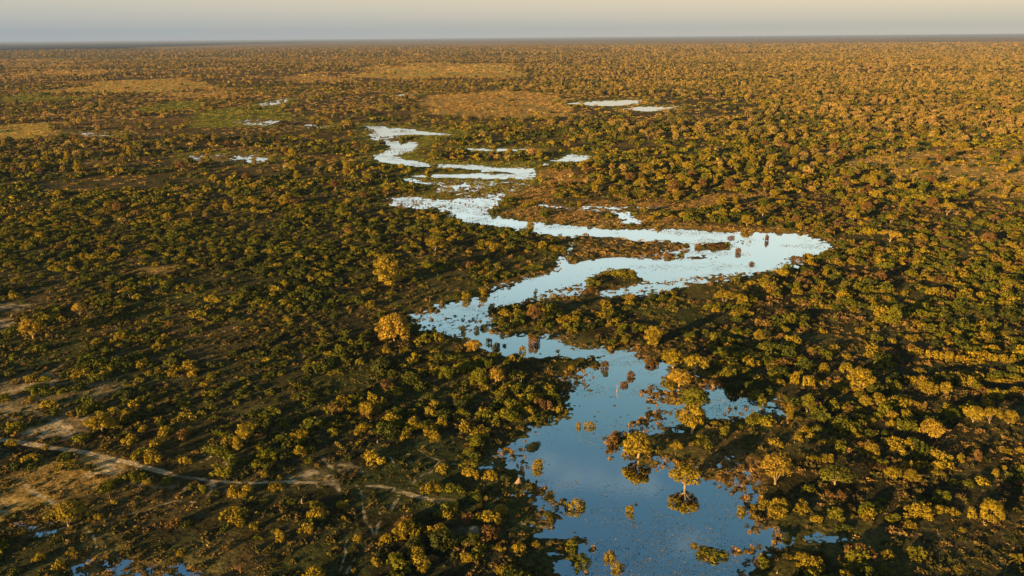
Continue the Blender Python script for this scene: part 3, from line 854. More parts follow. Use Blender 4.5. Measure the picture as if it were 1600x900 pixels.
def bush_lobes(rng, w=3.0, h=3.6, n=None):
    n = n or rng.integers(5, 13)
    h = h * rng.uniform(0.75, 1.25)
    ex = rng.uniform(0.7, 1.45)
    off = rng.uniform(-0.6, 0.6, 2)
    L = [(off[0], off[1], h * 0.48, w * 0.56, h * 0.40)]
    for k in range(n):
        a = rng.uniform(0, 6.283)
        r = w * math.sqrt(rng.uniform(0.08, 0.75))
        rr = rng.uniform(0.30, 0.48) * w * (1.1 - 0.35 * r / w)
        top = h * (1.0 - 0.45 * (r / w) ** 2) * rng.uniform(0.55, 1.12)
        rz = min(rr * rng.uniform(0.75, 1.0), top * 0.55)
        cx_, cy_ = r * math.cos(a) * ex, r * math.sin(a) / ex
        L.append((cx_, cy_, top - rz, rr, rz))
        if top - rz > rz * 1.2:
            L.append((cx_ * 1.05, cy_ * 1.05, rz * 0.8, rr * 0.9, rz))
    return L

def make_bush(name, seed, leaf, dens, mat, merged_n=1):
    rng = np.random.default_rng(seed)
    L = bush_lobes(rng)
    for k in range(merged_n - 1):           # several stems grown into one thicket
        a = rng.uniform(0, 6.283)
        f = rng.uniform(0.55, 1.05)
        d = rng.uniform(2.4, 4.6)
        L += [(x * f + d * math.cos(a), y * f + d * math.sin(a), z * f, rx * f, rz * f) for x, y, z, rx, rz in bush_lobes(rng)]
    c, nn, sh = shell(L, dens, leaf, rng, low=-0.7)
    return leaf_mesh(name, c, nn, leaf, rng, mat, shade=sh)

def crown_lobes(rng, R_=4.6, H=8.6, base=1.6, n=None, flat=0.55):
    """dome crown of a spreading tree: lobes over the upper half of an ellipsoid"""
    n = n or rng.integers(14, 22)
    L = []
    hz = H - base
    ex = rng.uniform(0.85, 1.15)
    for k in range(n):
        a = 2.39996 * k + rng.uniform(-0.5, 0.5)
        f = math.sqrt((k + 0.5) / n)
        r = R_ * 0.78 * f * rng.uniform(0.85, 1.12)
        zz = base + hz * (0.16 + 0.68 * math.sqrt(max(0.0, 1 - (f * 0.97) ** 2))) * rng.uniform(0.88, 1.06)
        rr = R_ * rng.uniform(0.24, 0.36)
        L.append((r * math.cos(a) * ex, r * math.sin(a) / ex, zz, rr, rr * rng.uniform(flat, flat + 0.3)))
    return L

def tube(pts, rad, sides=6):
    """tapered tube along points"""
    V, Fc = [], []
    pts = [Vector(p) for p in pts]
    for i, p in enumerate(pts):
        d = (pts[min(i + 1, len(pts) - 1)] - pts[max(i - 1, 0)]).normalized()
        a = d.orthogonal().normalized()
        b = d.cross(a)
        for k in range(sides):
            t = 2 * math.pi * k / sides
            V.append(p + (a * math.cos(t) + b * math.sin(t)) * rad[i])
    for i in range(len(pts) - 1):
        for k in range(sides):
            Fc.append((i * sides + k, i * sides + (k + 1) % sides, (i + 1) * sides + (k + 1) % sides, (i + 1) * sides + k))
    return [tuple(v) for v in V], Fc

def join(parts):
    V, Fc = [], []
    for v, f in parts:
        o = len(V)
        V += v
        Fc += [tuple(i + o for i in q) for q in f]
    return V, Fc

def make_trunk(name, lobes, rng, base, rad=0.34):
    fork = Vector((rng.uniform(-.25, .25), rng.uniform(-.25, .25), base * rng.uniform(0.45, 0.65)))
    parts = [tube([(0, 0, -0.3), (fork.x * 0.3, fork.y * 0.3, fork.z * 0.5), fork], [rad * 1.25, rad, rad * 0.9], 8)]
    sel = list(range(len(lobes)))
    rng.shuffle(sel)
    for i in sel[:5]:
        x, y, z, rr, rz = lobes[i]
        end = Vector((x, y, z))
        mid = fork.lerp(end, 0.5) + Vector((rng.uniform(-.4, .4), rng.uniform(-.4, .4), rng.uniform(-0.5, 0.1)))
        parts.append(tube([fork - Vector((0, 0, 0.1)), fork.lerp(mid, 0.5) + Vector((0, 0, -0.1)), mid, end], [rad * 0.45, rad * 0.30, rad * 0.18, rad * 0.05], 5))
    V, Fc = join(parts)
    me = mesh_from(name, V, Fc)
    me.polygons.foreach_set('use_smooth', np.ones(len(Fc), bool))
    me.materials.append(BARK)
    return me

def make_tree(seed, leaf, dens, mat, style='dome'):
    """-> crown mesh, trunk mesh (about 9 m tall and 9 m wide)"""
    rng = np.random.default_rng(seed)
    if style == 'dome':
        L = crown_lobes(rng)
        for k in range(5):
            a = 1.257 * k + rng.uniform(-0.3, 0.3)
            r = rng.uniform(1.8, 3.3)
            L.append((r * math.cos(a), r * math.sin(a), rng.uniform(3.5, 4.6), rng.uniform(1.1, 1.5), rng.uniform(0.75, 1.0)))
        low, fill = -0.9, 0.72
    elif style == 'flat':
        L = crown_lobes(rng, R_=5.2, H=7.2, base=3.8, flat=0.42)
        low, fill = -0.4, 0.75
    elif style == 'tall':
        L = []
        for k in range(20):
            a = 2.4 * k
            f = k / 19
            r = 2.6 * (0.35 + 0.75 * math.sin(math.pi * (0.12 + 0.80 * f))) * rng.uniform(0.5, 1.0)
            L.append((r * math.cos(a), r * math.sin(a), 1.8 + 7.2 * f, rng.uniform(1.0, 1.5), rng.uniform(0.85, 1.2)))
        low, fill = -0.8, 0.72
    elif style == 'dense':
        L = crown_lobes(rng, R_=4.7, H=8.8, base=1.6, n=26, flat=0.62)
        for k in range(14):
            a = rng.uniform(0, 6.283)
            L.append((3.2 * math.cos(a), 3.2 * math.sin(a), rng.uniform(1.4, 3.6), 1.4, 1.2))
        low, fill = -0.8, 0.75
    else:                                       # 'feathery': sparse fine leaves through the whole volume
        L = crown_lobes(rng, R_=4.9, H=8.8, base=2.4, n=22)
        low, fill = -1.0, 0.1
    c, nn, sh = shell(L, dens, leaf, rng, low=low, fill=fill)
    crown = leaf_mesh('crown', c, nn, leaf, rng, mat, shade=sh)
    base = 2.6 if style != 'tall' else 2.0
    return crown, make_trunk('trunk', L, rng, base), L

def merged(name, crown, trunk):
    """one mesh of crown and trunk (for far copies too small to show their parts)"""
    n1, n2 = len(crown.vertices), len(trunk.vertices)
    V = np.empty((n1 + n2, 3), np.float32)
    a = np.empty(n1 * 3, np.float32); crown.vertices.foreach_get('co', a); V[:n1] = a.reshape(-1, 3)
    a = np.empty(n2 * 3, np.float32); trunk.vertices.foreach_get('co', a); V[n1:] = a.reshape(-1, 3)
    f1 = np.empty(len(crown.polygons) * 4, np.int32); crown.loops.foreach_get('vertex_index', f1)
    f2 = np.empty(len(trunk.polygons) * 4, np.int32); trunk.loops.foreach_get('vertex_index', f2)
    me = mesh_from(name, V, np.concatenate([f1, f2 + n1]).reshape(-1, 4))
    lv = np.empty(n1, np.float32); crown.attributes['leaf'].data.foreach_get('value', lv)
    at = me.attributes.new('leaf', 'FLOAT', 'POINT')
    at.data.foreach_set('value', np.concatenate([lv, np.ones(n2, np.float32)]))
    me.materials.append(crown.materials[0])
    me.materials.append(BARK)
    me.polygons.foreach_set('material_index', np.concatenate([np.zeros(len(f1) // 4, np.int32), np.ones(len(f2) // 4, np.int32)]))
    return me

BUSH_NEAR = [make_bush('bush', 100 + i, 0.26, 0.95, FM['olive']) for i in range(12)]
BUSH_MID = [make_bush('bush_clump', 140 + i, 0.38, 0.95, MIX, [1, 1, 1, 2, 1, 3, 1, 2, 1, 4, 1, 1][i]) for i in range(12)]
BUSH_FAR = [make_bush('bush_clump', 180 + i, 0.95, 0.95, MIX, [1, 2, 1, 3, 1, 2][i]) for i in range(6)]
STYLES = ['dome', 'dome', 'dome', 'flat', 'tall', 'dense', 'dome', 'flat']
TREE_PARTS = {}
for st in ('dome', 'flat', 'tall', 'dense', 'feathery'):
    TREE_PARTS[st] = [make_tree(300 + 10 * i + len(st), 0.28 if st != 'feathery' else 0.20, 1.2 if st != 'feathery' else 0.62, FM['golden'], st) for i in range(4 if st != 'feathery' else 1)]
TREE_MID = [merged('woodland_tree', *make_tree(400 + i, 0.62, 1.1, WOOD, STYLES[i])[:2]) for i in range(8)]
TREE_FAR = [make_tree(500 + i, 1.35, 0.9, WOOD, STYLES[i])[0] for i in range(6)]

def make_tuft(seed, n, r, h, mat, leaf=0.14, name='tuft'):
    rng = np.random.default_rng(seed)
    a = rng.uniform(0, 6.283, n)
    rr = r * np.sqrt(rng.uniform(0, 1, n))
    c = np.column_stack([rr * np.cos(a), rr * np.sin(a), h * rng.uniform(0.2, 0.9, n) * (1 - 0.5 * rr / r)])
    nn = rng.normal(size=(n, 3)) * np.array([1, 1, 0.35]) + np.column_stack([np.cos(a), np.sin(a), np.full(n, 0.5)]) * 0.7
    return leaf_mesh(name, c, nn, leaf, rng, mat, stretch=1.5)

TUFTS = [make_tuft(600 + i, 40, 0.8, 0.75, SCRUB, 0.20) for i in range(5)]
REEDS = [make_tuft(620 + i, 26, 0.55, 0.80, SEDGE, 0.15) for i in range(5)]

# ------------------------------------------------------------------ scattering
def jitter_grid(d0, d1, cell, rng, amax=0.86):
    """jittered cells over the visible fan of ground between two distances"""
    ys = np.arange(d0 * 0.92, d1, cell)
    out_ = []
    for yy in ys:
        xm = amax * yy + 15
        xs = np.arange(-xm, xm, cell)
        out_.append(np.stack([xs, np.full(len(xs), yy)], -1))
    P = np.concatenate(out_)
    P = P + rng.uniform(-0.62, 0.62, P.shape) * cell
    return P[(P[:, 1] > d0) & (P[:, 1] < d1)]

def scatter_bushes():
    rng = np.random.default_rng(21)
    rings = [(118, 330, 3.9), (330, 650, 4.6), (650, 1100, 6.5), (1100, 2200, 11.0)]
    out_ = []
    for d0, d1, cell in rings:
        P = jitter_grid(d0, d1, cell, rng)
        w, s, m = wetness(P, False)
        bush, tree, ws = landcover(P)
        cl = 0.48 * fbm(P, 34, 3, 201) + 0.52 * fbm(P, 13, 2, 207)
        qx = pix(P)[:, 0]
        lft = np.interp(qx, [500, 950], [1, 0])
        dn = sstep(cl + 0.025 * lft, 0.42, 0.58)
        prob = bush * (0.12 + 0.22 * lft + (0.80 - 0.16 * lft) * dn)
        dist = np.hypot(P[:, 0], P[:, 1])
        prob *= np.where(w > -0.6, 0.03, 1) * np.where(m > 0.4, 0.12, 1)
        prob *= sstep(-s, 0.5, 4 + dist * 0.010 + 0.06 * np.clip(dist - 500, 0, 700))
        sand = np.zeros(len(P))
        for line, hw in SAND_LINES:
            sand = np.maximum(sand, 1 - sstep(ldist(P, line), hw * 0.8 + 0.5, hw + 3.4))
        for poly in SAND_POLYS:
            sand = np.maximum(sand, 0.92 * sstep(sdist(P, poly), -2.5, 0.5))
        prob *= 1 - sand
        q = pix(P)
        farleft = np.interp(q[:, 0], [550, 1000], [1, 0]) * np.interp(q[:, 1], [240, 300], [1, 0])
        strips = sstep(fbm(P * np.array([0.5, 1.0]), 120, 3, 251), 0.46, 0.60)
        prob *= 1 - farleft * (1 - 0.08 - 0.8 * strips)
        prob *= np.where(dist > 1100, 0.7, 1.0)
        ok = rng.uniform(size=len(P)) < prob
        P, dn, dist = P[ok], dn[ok], dist[ok]
        sz = (0.36 + 0.68 * rng.beta(1.6, 2.6, len(P)) + 0.20 * dn) * (1 - 0.14 * np.interp(pix(P)[:, 0], [500, 950], [1, 0])) * np.clip(cell / 4.6, 0.9, 2.2) ** 0.5
        out_.append(np.column_stack([P, sz, dist]))
    return np.concatenate(out_)

def scatter_trees():
    rng = np.random.default_rng(22)
    rings = [(118, 330, 10.0), (330, 700, 10.0), (700, 1300, 10.5), (1300, 2600, 11.5), (2600, 5200, 17.0), (5200, 12000, 36.0)]
    out_ = []
    for d0, d1, cell in rings:
        P = jitter_grid(d0, d1, cell, rng)
        w, s, m = wetness(P, False)
        bush, tree, ws = landcover(P)
        dist = np.hypot(P[:, 0], P[:, 1])
        px = pix(P)
        az = px[:, 0]
        cl = 0.42 * fbm(P * np.array([0.6, 1.0]), 420, 3, 210) + 0.33 * fbm(P * np.array([0.7, 1.0]), 130, 3, 211) + 0.25 * fbm(P, 40, 2, 217)
        base = np.interp(px[:, 1], [90, 180, 260, 330, 420, 900], [0.85, 0.75, 0.42, 0.10, 0.035, 0.03])
        # open country at the far left, closed woodland at the far right
        open_ = np.interp(az, [300, 700, 1100], [0.52, 0.49, 0.36])
        prob = base * tree * (0.10 + 0.90 * sstep(cl, open_, open_ + 0.10))
        prob *= np.where(w > -0.5, 0.0, 1) * np.where(m > 0.4, 0.1, 1) * sstep(-s, 1, 8 + 0.05 * np.clip(dist - 500, 0, 700))
        for line, hw in SAND_LINES:
            prob *= sstep(ldist(P, line), hw + 0.5, hw + 4.0)
        ok = rng.uniform(size=len(P)) < prob
        P, dist = P[ok], dist[ok]
        sz = (0.45 + 0.85 * rng.beta(1.7, 2.2, len(P))) * (cell / 10.0) ** 0.62 * np.interp(dist, [900, 2000], [1.0, 0.84])
        out_.append(np.column_stack([P, sz, dist]))
    return np.concatenate(out_)

def instancer_tree(name, protos):
    """node group: put one of the plants of a collection on every point of the object's own mesh"""
    col = bpy.data.collections.new(name + '_kinds')
    for i, me in enumerate(protos):
        col.objects.link(bpy.data.objects.new(f'plant_kind_{i:02d}', me))
    ng = bpy.data.node_groups.new(name, 'GeometryNodeTree')
    ng.interface.new_socket('Geometry', in_out='INPUT', socket_type='NodeSocketGeometry')
    ng.interface.new_socket('Geometry', in_out='OUTPUT', socket_type='NodeSocketGeometry')
    N, Lk = ng.nodes, ng.links
    gi, go = N.new('NodeGroupInput'), N.new('NodeGroupOutput')
    ci = N.new('GeometryNodeCollectionInfo')
    ci.inputs['Collection'].default_value = col
    ci.inputs['Separate Children'].default_value = True
    ci.inputs['Reset Children'].default_value = True
    ip = N.new('GeometryNodeInstanceOnPoints')
    ip.inputs['Pick Instance'].default_value = True
    def attr(nm, typ):
        a = N.new('GeometryNodeInputNamedAttribute')
        a.data_type = typ
        a.inputs['Name'].default_value = nm
        return a.outputs['Attribute']
    Lk.new(gi.outputs[0], ip.inputs['Points'])
    Lk.new(ci.outputs[0], ip.inputs['Instance'])
    Lk.new(attr('kind_index', 'INT'), ip.inputs['Instance Index'])
    cx = N.new('ShaderNodeCombineXYZ')
    Lk.new(attr('turn', 'FLOAT'), cx.inputs['Z'])
    e2r = N.new('FunctionNodeEulerToRotation')
    Lk.new(cx.outputs[0], e2r.inputs[0])
    Lk.new(e2r.outputs[0], ip.inputs['Rotation'])
    Lk.new(attr('size', 'FLOAT_VECTOR'), ip.inputs['Scale'])
    Lk.new(ip.outputs[0], go.inputs[0])
    return ng

def stuff(name, label, cat, pts, scl, protos, kinds=None, z=None, seed=5):
    """pts (n, 2), scl (n,) or (n, 3): ONE object that carries all the plants of a mass"""
    rng = np.random.default_rng(seed)
    n = len(pts)
    me = bpy.data.meshes.new(name)
    me.vertices.add(n)
    zz = np.full(n, 0.15) if z is None else z
    me.vertices.foreach_set('co', np.column_stack([pts, zz]).astype(np.float32).ravel())
    a = me.attributes.new('kind_index', 'INT', 'POINT')
    a.data.foreach_set('value', (kinds if kinds is not None else rng.integers(0, len(protos), n)).astype(np.int32))
    a = me.attributes.new('turn', 'FLOAT', 'POINT')
    a.data.foreach_set('value', rng.uniform(0, 6.283, n).astype(np.float32))
    s = np.asarray(scl, np.float32)
    if s.ndim == 1:
        s = s[:, None] * np.column_stack([rng.uniform(0.75, 1.35, n), rng.uniform(0.75, 1.35, n), rng.uniform(0.65, 1.2, n)])
    a = me.attributes.new('size', 'FLOAT_VECTOR', 'POINT')
    a.data.foreach_set('vector', s.astype(np.float32).ravel())
    a = me.attributes.new('tone', 'FLOAT', 'POINT')
    q = pix(np.asarray(pts))
    tone = np.interp(q[:, 0], [0, 500, 800, 1150, 1600], [-0.04, -0.08, -0.05, 0.03, 0.07]) * np.interp(q[:, 1], [120, 260], [0.0, 1.0])
    a.data.foreach_set('value', tone.astype(np.float32))
    o = link(name, me)
    md = o.modifiers.new('plants', 'NODES')
    md.node_group = instancer_tree(name, protos)
    tag(o, label, cat, kind='stuff')
    return o

# ------------------------------------------------------------------ plants placed after the photograph
# x, y of the foot in the photograph, width, height in its pixels, form, colour
#   forms: trees 'dome', 'flat', 'tall', 'dense', 'feathery'; 'bush'
PLANTS = [
    # --- around the pool
    (997, 716, 54, 45, 'dome', 'golden', 'domed golden tree with a pale leaning trunk at the islet tip in the pool'),
    (1070, 763, 53, 44, 'dome', 'golden', 'golden round tree standing in the blue pool with its dark reflection below it'),
    (1081, 679, 49, 54, 'dome', 'golden', 'tall tree with a forked white trunk on the spit beside the side arm'),
    (1085, 641, 48, 40, 'dome', 'olive', 'broad shaded tree rising directly behind the white trunked tree on the spit'),
    (1061, 605, 38, 32, 'dome', 'pale gold', 'bright yellow round tree, nearest the water of three at the spit head'),
    (1051, 578, 39, 36, 'dome', 'golden', 'spreading golden tree at the head of the spit, behind the bright yellow round tree'),
    (1086, 590, 41, 36, 'flat', 'golden', 'ragged golden tree at the head of the spit beside the small termite mound bush'),
    (1020, 541, 25, 33, 'tall', 'golden', 'slim golden tree on a thin trunk on the bank above the spit of trees'),
    (1211, 759, 58, 56, 'feathery', 'pale gold', 'glowing feathery orange tree with a white trunk at the edge of the golden sedge marsh'),
    (1454, 689, 42, 38, 'dome', 'pale gold', 'bright isolated golden tree by a small clearing, brightest tree of the thicket beyond the marsh'),
    (52, 531, 42, 35, 'dome', 'pale gold', 'bright isolated golden tree with a stout pale trunk by the western salt pans'),
    (126, 496, 24, 22, 'flat', 'pale gold', 'small bright yellow tree just beyond the stout trunked golden tree'),
    (616, 534, 52, 48, 'dense', 'pale gold', 'big dense orange tree beside the western tip of the river bend'),
    (606, 446, 42, 46, 'tall', 'golden', 'tall lit tree rising out of bushes behind the big dense orange tree'),
    (680, 394, 32, 23, 'dome', 'golden', 'golden domed tree alone above the thicket inside the river bend'),
    (740, 550, 29, 21, 'dome', 'pale gold', 'bright orange rounded tree on the bank with the stumps of drowned bushes beside it'),
    (775, 600, 28, 29, 'dome', 'pale gold', 'golden tree next to a dense green tree below the river bend'),
    (748, 603, 29, 29, 'dense', 'olive', 'dense green tree next to a golden tree below the river bend'),
    (697, 594, 25, 25, 'dense', 'olive', 'round green tree standing a little apart from the pair below the river bend'),
    (834, 504, 24, 29, 'dome', 'russet', 'slender brown tree with a white trunk on the wooded point inside the river bend'),
    (1390, 379, 36, 19, 'flat', 'pale gold', 'wide orange flat tree in the thicket past the eastern tip of the river bend'),
    (1223, 435, 24, 17, 'dome', 'golden', 'golden tree on the shore just below the eastern tip of the river bend'),
    (1186, 536, 23, 22, 'dome', 'golden', 'small golden tree alone above the dark thicket beyond the side arm'),
    (108, 824, 58, 38, 'flat', 'golden', 'irregular orange tree between two pale pans in the open clearing below the sandy track'),
    (160, 676, 40, 33, 'dome', 'golden', 'golden tree at the edge of the pale bare ground above the sandy track'),
    (384, 691, 30, 28, 'dome', 'golden', 'yellow tree in the thicket above the eastern end of the sandy track'),
    (372, 706, 16, 26, 'tall', 'golden', 'narrow yellow tree directly in front of the yellow tree above the sandy track'),
    (1352, 638, 24, 22, 'dome', 'golden', 'lower half of a joined pair of golden trees above a brown clearing'),
    (1370, 634, 24, 23, 'dome', 'golden', 'taller half of a joined pair of golden trees above a brown clearing'),
    (1448, 620, 30, 27, 'dome', 'golden', 'broad golden tree behind the brown clearing of the far thicket'),
    (1476, 619, 26, 24, 'dome', 'golden', 'golden tree leaning against the broad golden tree behind the brown clearing'),
    (1260, 646, 26, 33, 'dome', 'olive', 'tall olive tree over the shallow end of the side arm'),
    (1233, 658, 13, 29, 'tall', 'golden', 'very slim tree with a visible trunk in the flooded end of the side arm'),
    (1520, 662, 34, 32, 'dome', 'golden', 'first and widest tree of the golden grove behind the bright isolated tree'),
    (1546, 664, 32, 28, 'flat', 'golden', 'middle tree of the golden grove behind the bright isolated tree'),
    (1574, 664, 30, 26, 'dome', 'golden', 'last tree of the golden grove, nearest to the frame edge behind the bright isolated tree'),
    (1305, 759, 58, 30, 'flat', 'olive', 'wide flat topped umbrella tree beside the glowing feathery tree'),
    (1549, 812, 38, 34, 'dense', 'golden', 'large round golden tree at the edge of the dry grass clearing'),
    (1394, 752, 30, 26, 'dome', 'golden', 'golden tree, back one of a pair between the umbrella tree and the clearing'),
    (1423, 756, 27, 24, 'dome', 'golden', 'golden tree, front one of a pair between the umbrella tree and the clearing'),
    # --- bushes of the pool
    (1212, 812, 34, 26, 'bush', 'golden', 'large round golden bush on the shore at the mouth of the narrow inlet'),
    (899, 798, 27, 22, 'bush', 'golden', 'round golden bush standing in the pool above its black reflection'),
    (952, 876, 22, 24, 'bush', 'golden', 'upper bush of the two that form a golden column in the near pool'),
    (964, 893, 23, 22, 'bush', 'golden', 'lower bush of the two that form a golden column in the near pool'),
    (1109, 879, 46, 25, 'bush', 'olive', 'low matted olive bush that covers the small round islet in the near pool'),
    (840, 734, 16, 18, 'bush', 'golden', 'cone shaped golden bush in the water opposite the domed tree'),
    (984, 803, 13, 17, 'bush', 'golden', 'small upright golden bush in the middle of the pool'),
    (1155, 804, 23, 18, 'bush', 'golden', 'golden bush mirrored in the shallow water off the sedge marsh'),
    (1085, 856, 12, 9, 'bush', 'golden', 'tiny yellow bush in the water beside the round islet'),
    (904, 668, 9, 11, 'bush', 'golden', 'smaller of two lone bushes in the upper pool'),
    (922, 669, 14, 13, 'bush', 'golden', 'larger of two lone bushes in the upper pool'),
    (986, 592, 18, 15, 'bush', 'russet', 'brown bush with its branches in the water above the pool'),
    (975, 604, 14, 9, 'bush', 'russet', 'low dark red bush in the water next to the dead pole'),
    (1114, 606, 26, 13, 'bush', 'russet', 'orange brown bush that hides the foot of a termite mound at the side arm'),
    (1137, 592, 24, 27, 'bush', 'olive', 'tall olive bush behind the termite mound at the side arm'),
    (1173, 576, 18, 20, 'bush', 'golden', 'upright golden bush in the dark thicket above the side arm'),
    (1181, 628, 40, 19, 'bush', 'olive', 'long low olive bush along the bank of the side arm'),
    (1146, 616, 30, 20, 'bush', 'dark green', 'dark green bush on the bank of the side arm beside the long low bush'),
    (1134, 684, 21, 20, 'bush', 'olive', 'round green bush on the spit, nearer of the two beside the white trunked tree'),
    (1117, 667, 17, 14, 'bush', 'golden', 'round yellow bush on the spit, farther of the two beside the white trunked tree'),
    (1058, 704, 22, 17, 'bush', 'golden', 'golden bush below the white trunked tree on the spit'),
    (1098, 701, 38, 21, 'bush', 'olive', 'wide olive bush below the white trunked tree on the spit'),
    (957, 697, 30, 22, 'bush', 'russet', 'dark brown bush at the islet tip behind the domed golden tree'),
    (990, 712, 20, 11, 'bush', 'golden', 'low yellow green bush around the foot of the domed golden tree'),
    (1013, 709, 18, 12, 'bush', 'olive', 'low green bush in the shade of the domed golden tree'),
    (892, 862, 28, 20, 'bush', 'olive', 'olive bush on the near shore, upper of two leaning over the water'),
    (906, 886, 35, 28, 'bush', 'olive', 'olive bush on the near shore, lower of two leaning over the water'),
    (856, 816, 26, 24, 'bush', 'dark green', 'dark bush in the shallows beside the round golden bush in the pool'),
    (858, 781, 18, 9, 'bush', 'dark green', 'flat dark bush in the water near the big termite mound'),
    (833, 703, 26, 10, 'bush', 'dark green', 'flat dark green bush drifting off the shore above the cone shaped bush'),
    (769, 753, 17, 23, 'bush', 'golden', 'golden bush on the shore behind the big termite mound'),
    (836, 857, 18, 18, 'bush', 'golden', None), (812, 867, 26, 22, 'bush', 'golden', None), (778, 864, 24, 17, 'bush', 'golden', None),
    (655, 894, 46, 34, 'bush', 'golden', None), (590, 888, 25, 22, 'bush', 'golden', None), (730, 881, 24, 22, 'bush', 'golden', None),
    (735, 753, 26, 24, 'bush', 'golden', None), (762, 753, 24, 24, 'bush', 'golden', None), (694, 743, 28, 24, 'bush', 'golden', None),
    (583, 730, 40, 28, 'bush', 'golden', None), (676, 775, 34, 25, 'bush', 'golden', None), (788, 786, 20, 10, 'bush', 'golden', None),
    (551, 750, 22, 14, 'bush', 'russet', None), (536, 796, 24, 16, 'bush', 'golden', None), (553, 899, 10, 14, 'bush', 'golden', None), (537, 815, 11, 12, 'bush', 'golden', None),
    (559, 851, 18, 20, 'bush', 'golden', None),
    (366, 780, 22, 22, 'bush', 'golden', None), (386, 778, 24, 22, 'bush', 'golden', None), (456, 790, 28, 17, 'bush', 'olive', None), (412, 792, 30, 16, 'bush', 'olive', None),
    (480, 838, 25, 26, 'bush', 'golden', None), (438, 850, 20, 25, 'bush', 'golden', None), (413, 748, 16, 18, 'bush', 'golden', None), (439, 755, 16, 17, 'bush', 'golden', None),
    (468, 716, 24, 22, 'bush', 'golden', None), (390, 722, 16, 10, 'bush', 'golden', None), (340, 717, 38, 24, 'bush', 'olive', None),
    (205, 698, 30, 24, 'bush', 'golden', None), (240, 726, 28, 26, 'bush', 'golden', None), (291, 728, 18, 17, 'bush', 'golden', None), (286, 641, 22, 20, 'bush', 'olive', None),
    (237, 645, 20, 16, 'bush', 'golden', None), (260, 684, 32, 20, 'bush', 'golden', None), (225, 677, 20, 13, 'bush', 'golden', None), (22, 700, 22, 16, 'bush', 'golden', None),
    (74, 704, 15, 12, 'bush', 'golden', None), (184, 757, 17, 14, 'bush', 'golden', None), (213, 758, 31, 24, 'bush', 'olive', None), (231, 761, 14, 14, 'bush', 'golden', None),
    (260, 761, 26, 20, 'bush', 'olive', None), (337, 778, 21, 13, 'bush', 'dark green', None), (317, 773, 15, 17, 'bush', 'olive', None), (293, 782, 19, 10, 'bush', 'olive', None),
    (178, 793, 15, 19, 'bush', 'golden', None), (105, 736, 35, 17, 'bush', 'golden', None), (49, 630, 22, 10, 'bush', 'golden', None), (288, 691, 26, 22, 'bush', 'russet', None),
    (262, 626, 26, 10, 'bush', 'russet', None), (63, 882, 22, 20, 'bush', 'golden', None), (112, 869, 20, 15, 'bush', 'golden', None), (36, 839, 18, 10, 'bush', 'golden', None),
    (176, 853, 9, 9, 'bush', 'russet', None), (284, 871, 18, 14, 'bush', 'golden', None), (144, 813, 20, 17, 'bush', 'dark green', None), (140, 738, 20, 18, 'bush', 'dark green', None),
    (180, 676, 22, 18, 'bush', 'golden', None), (150, 742, 14, 10, 'bush', 'dark green', None), (155, 815, 16, 14, 'bush', 'golden', None),
    # --- the thicket east of the pool
    (1369, 534, 19, 14, 'bush', 'olive', None), (1393, 541, 16, 18, 'bush', 'golden', None), (1425, 534, 29, 12, 'bush', 'golden', None), (1451, 531, 22, 9, 'bush', 'golden', None),
    (1430, 557, 20, 17, 'bush', 'golden', None), (1456, 563, 24, 20, 'bush', 'golden', None), (1478, 567, 20, 20, 'bush', 'golden', None), (1566, 569, 25, 17, 'bush', 'golden', None),
    (1388, 587, 24, 14, 'bush', 'golden', None), (1438, 585, 21, 12, 'bush', 'golden', None), (1322, 585, 24, 20, 'bush', 'golden', None), (1341, 590, 22, 18, 'bush', 'golden', None),
    (1289, 585, 21, 19, 'bush', 'golden', None), (1309, 616, 36, 17, 'bush', 'golden', None), (1395, 614, 30, 22, 'bush', 'olive', None), (1434, 651, 32, 14, 'bush', 'golden', None),
    (1585, 618, 25, 16, 'bush', 'golden', None), (1539, 626, 16, 11, 'bush', 'golden', None), (1357, 661, 25, 13, 'bush', 'golden', None), (1391, 669, 13, 15, 'bush', 'golden', None),
    (1314, 684, 20, 15, 'bush', 'golden', None), (1337, 690, 25, 16, 'bush', 'golden', None), (1246, 690, 23, 14, 'bush', 'golden', None), (1214, 605, 23, 14, 'bush', 'golden', None),
    (1241, 604, 14, 28, 'bush', 'golden', None), (1263, 608, 22, 30, 'bush', 'golden', None), (1506, 587, 22, 9, 'bush', 'golden', None), (1552, 600, 24, 13, 'bush', 'golden', None),
    (1572, 601, 20, 10, 'bush', 'golden', None), (1323, 563, 18, 13, 'bush', 'golden', None), (1302, 554, 19, 16, 'bush', 'golden', None), (1267, 552, 16, 10, 'bush', 'golden', None),
    (1267, 564, 15, 10, 'bush', 'russet', None), (1357, 561, 18, 15, 'bush', 'golden', None), (1296, 782, 20, 16, 'bush', 'russet', None), (1315, 783, 22, 15, 'bush', 'russet', None),
    (1275, 821, 20, 19, 'bush', 'golden', None), (1417, 829, 26, 22, 'bush', 'golden', None), (1503, 835, 15, 12, 'bush', 'golden', None), (1488, 848, 17, 11, 'bush', 'golden', None),
    (1588, 846, 16, 10, 'bush', 'dark green', None), (1400, 886, 20, 12, 'bush', 'golden', None), (1430, 878, 32, 25, 'bush', 'olive', None), (1466, 809, 26, 22, 'bush', 'golden', None),
    (1488, 807, 24, 20, 'bush', 'golden', None), (1515, 812, 22, 26, 'bush', 'golden', None), (1232, 878, 22, 13, 'bush', 'golden', None), (1252, 877, 22, 14, 'bush', 'golden', None),
    (1367, 738, 35, 17, 'bush', 'russet', None), (1270, 726, 24, 20, 'bush', 'golden', None), (1291, 724, 24, 18, 'bush', 'golden', None), (1340, 709, 26, 12, 'bush', 'olive', None),
    (1401, 708, 35, 21, 'bush', 'golden', None), (1462, 748, 36, 19, 'bush', 'golden', None), (1500, 725, 13, 17, 'bush', 'golden', None), (1525, 721, 18, 20, 'bush', 'russet', None),
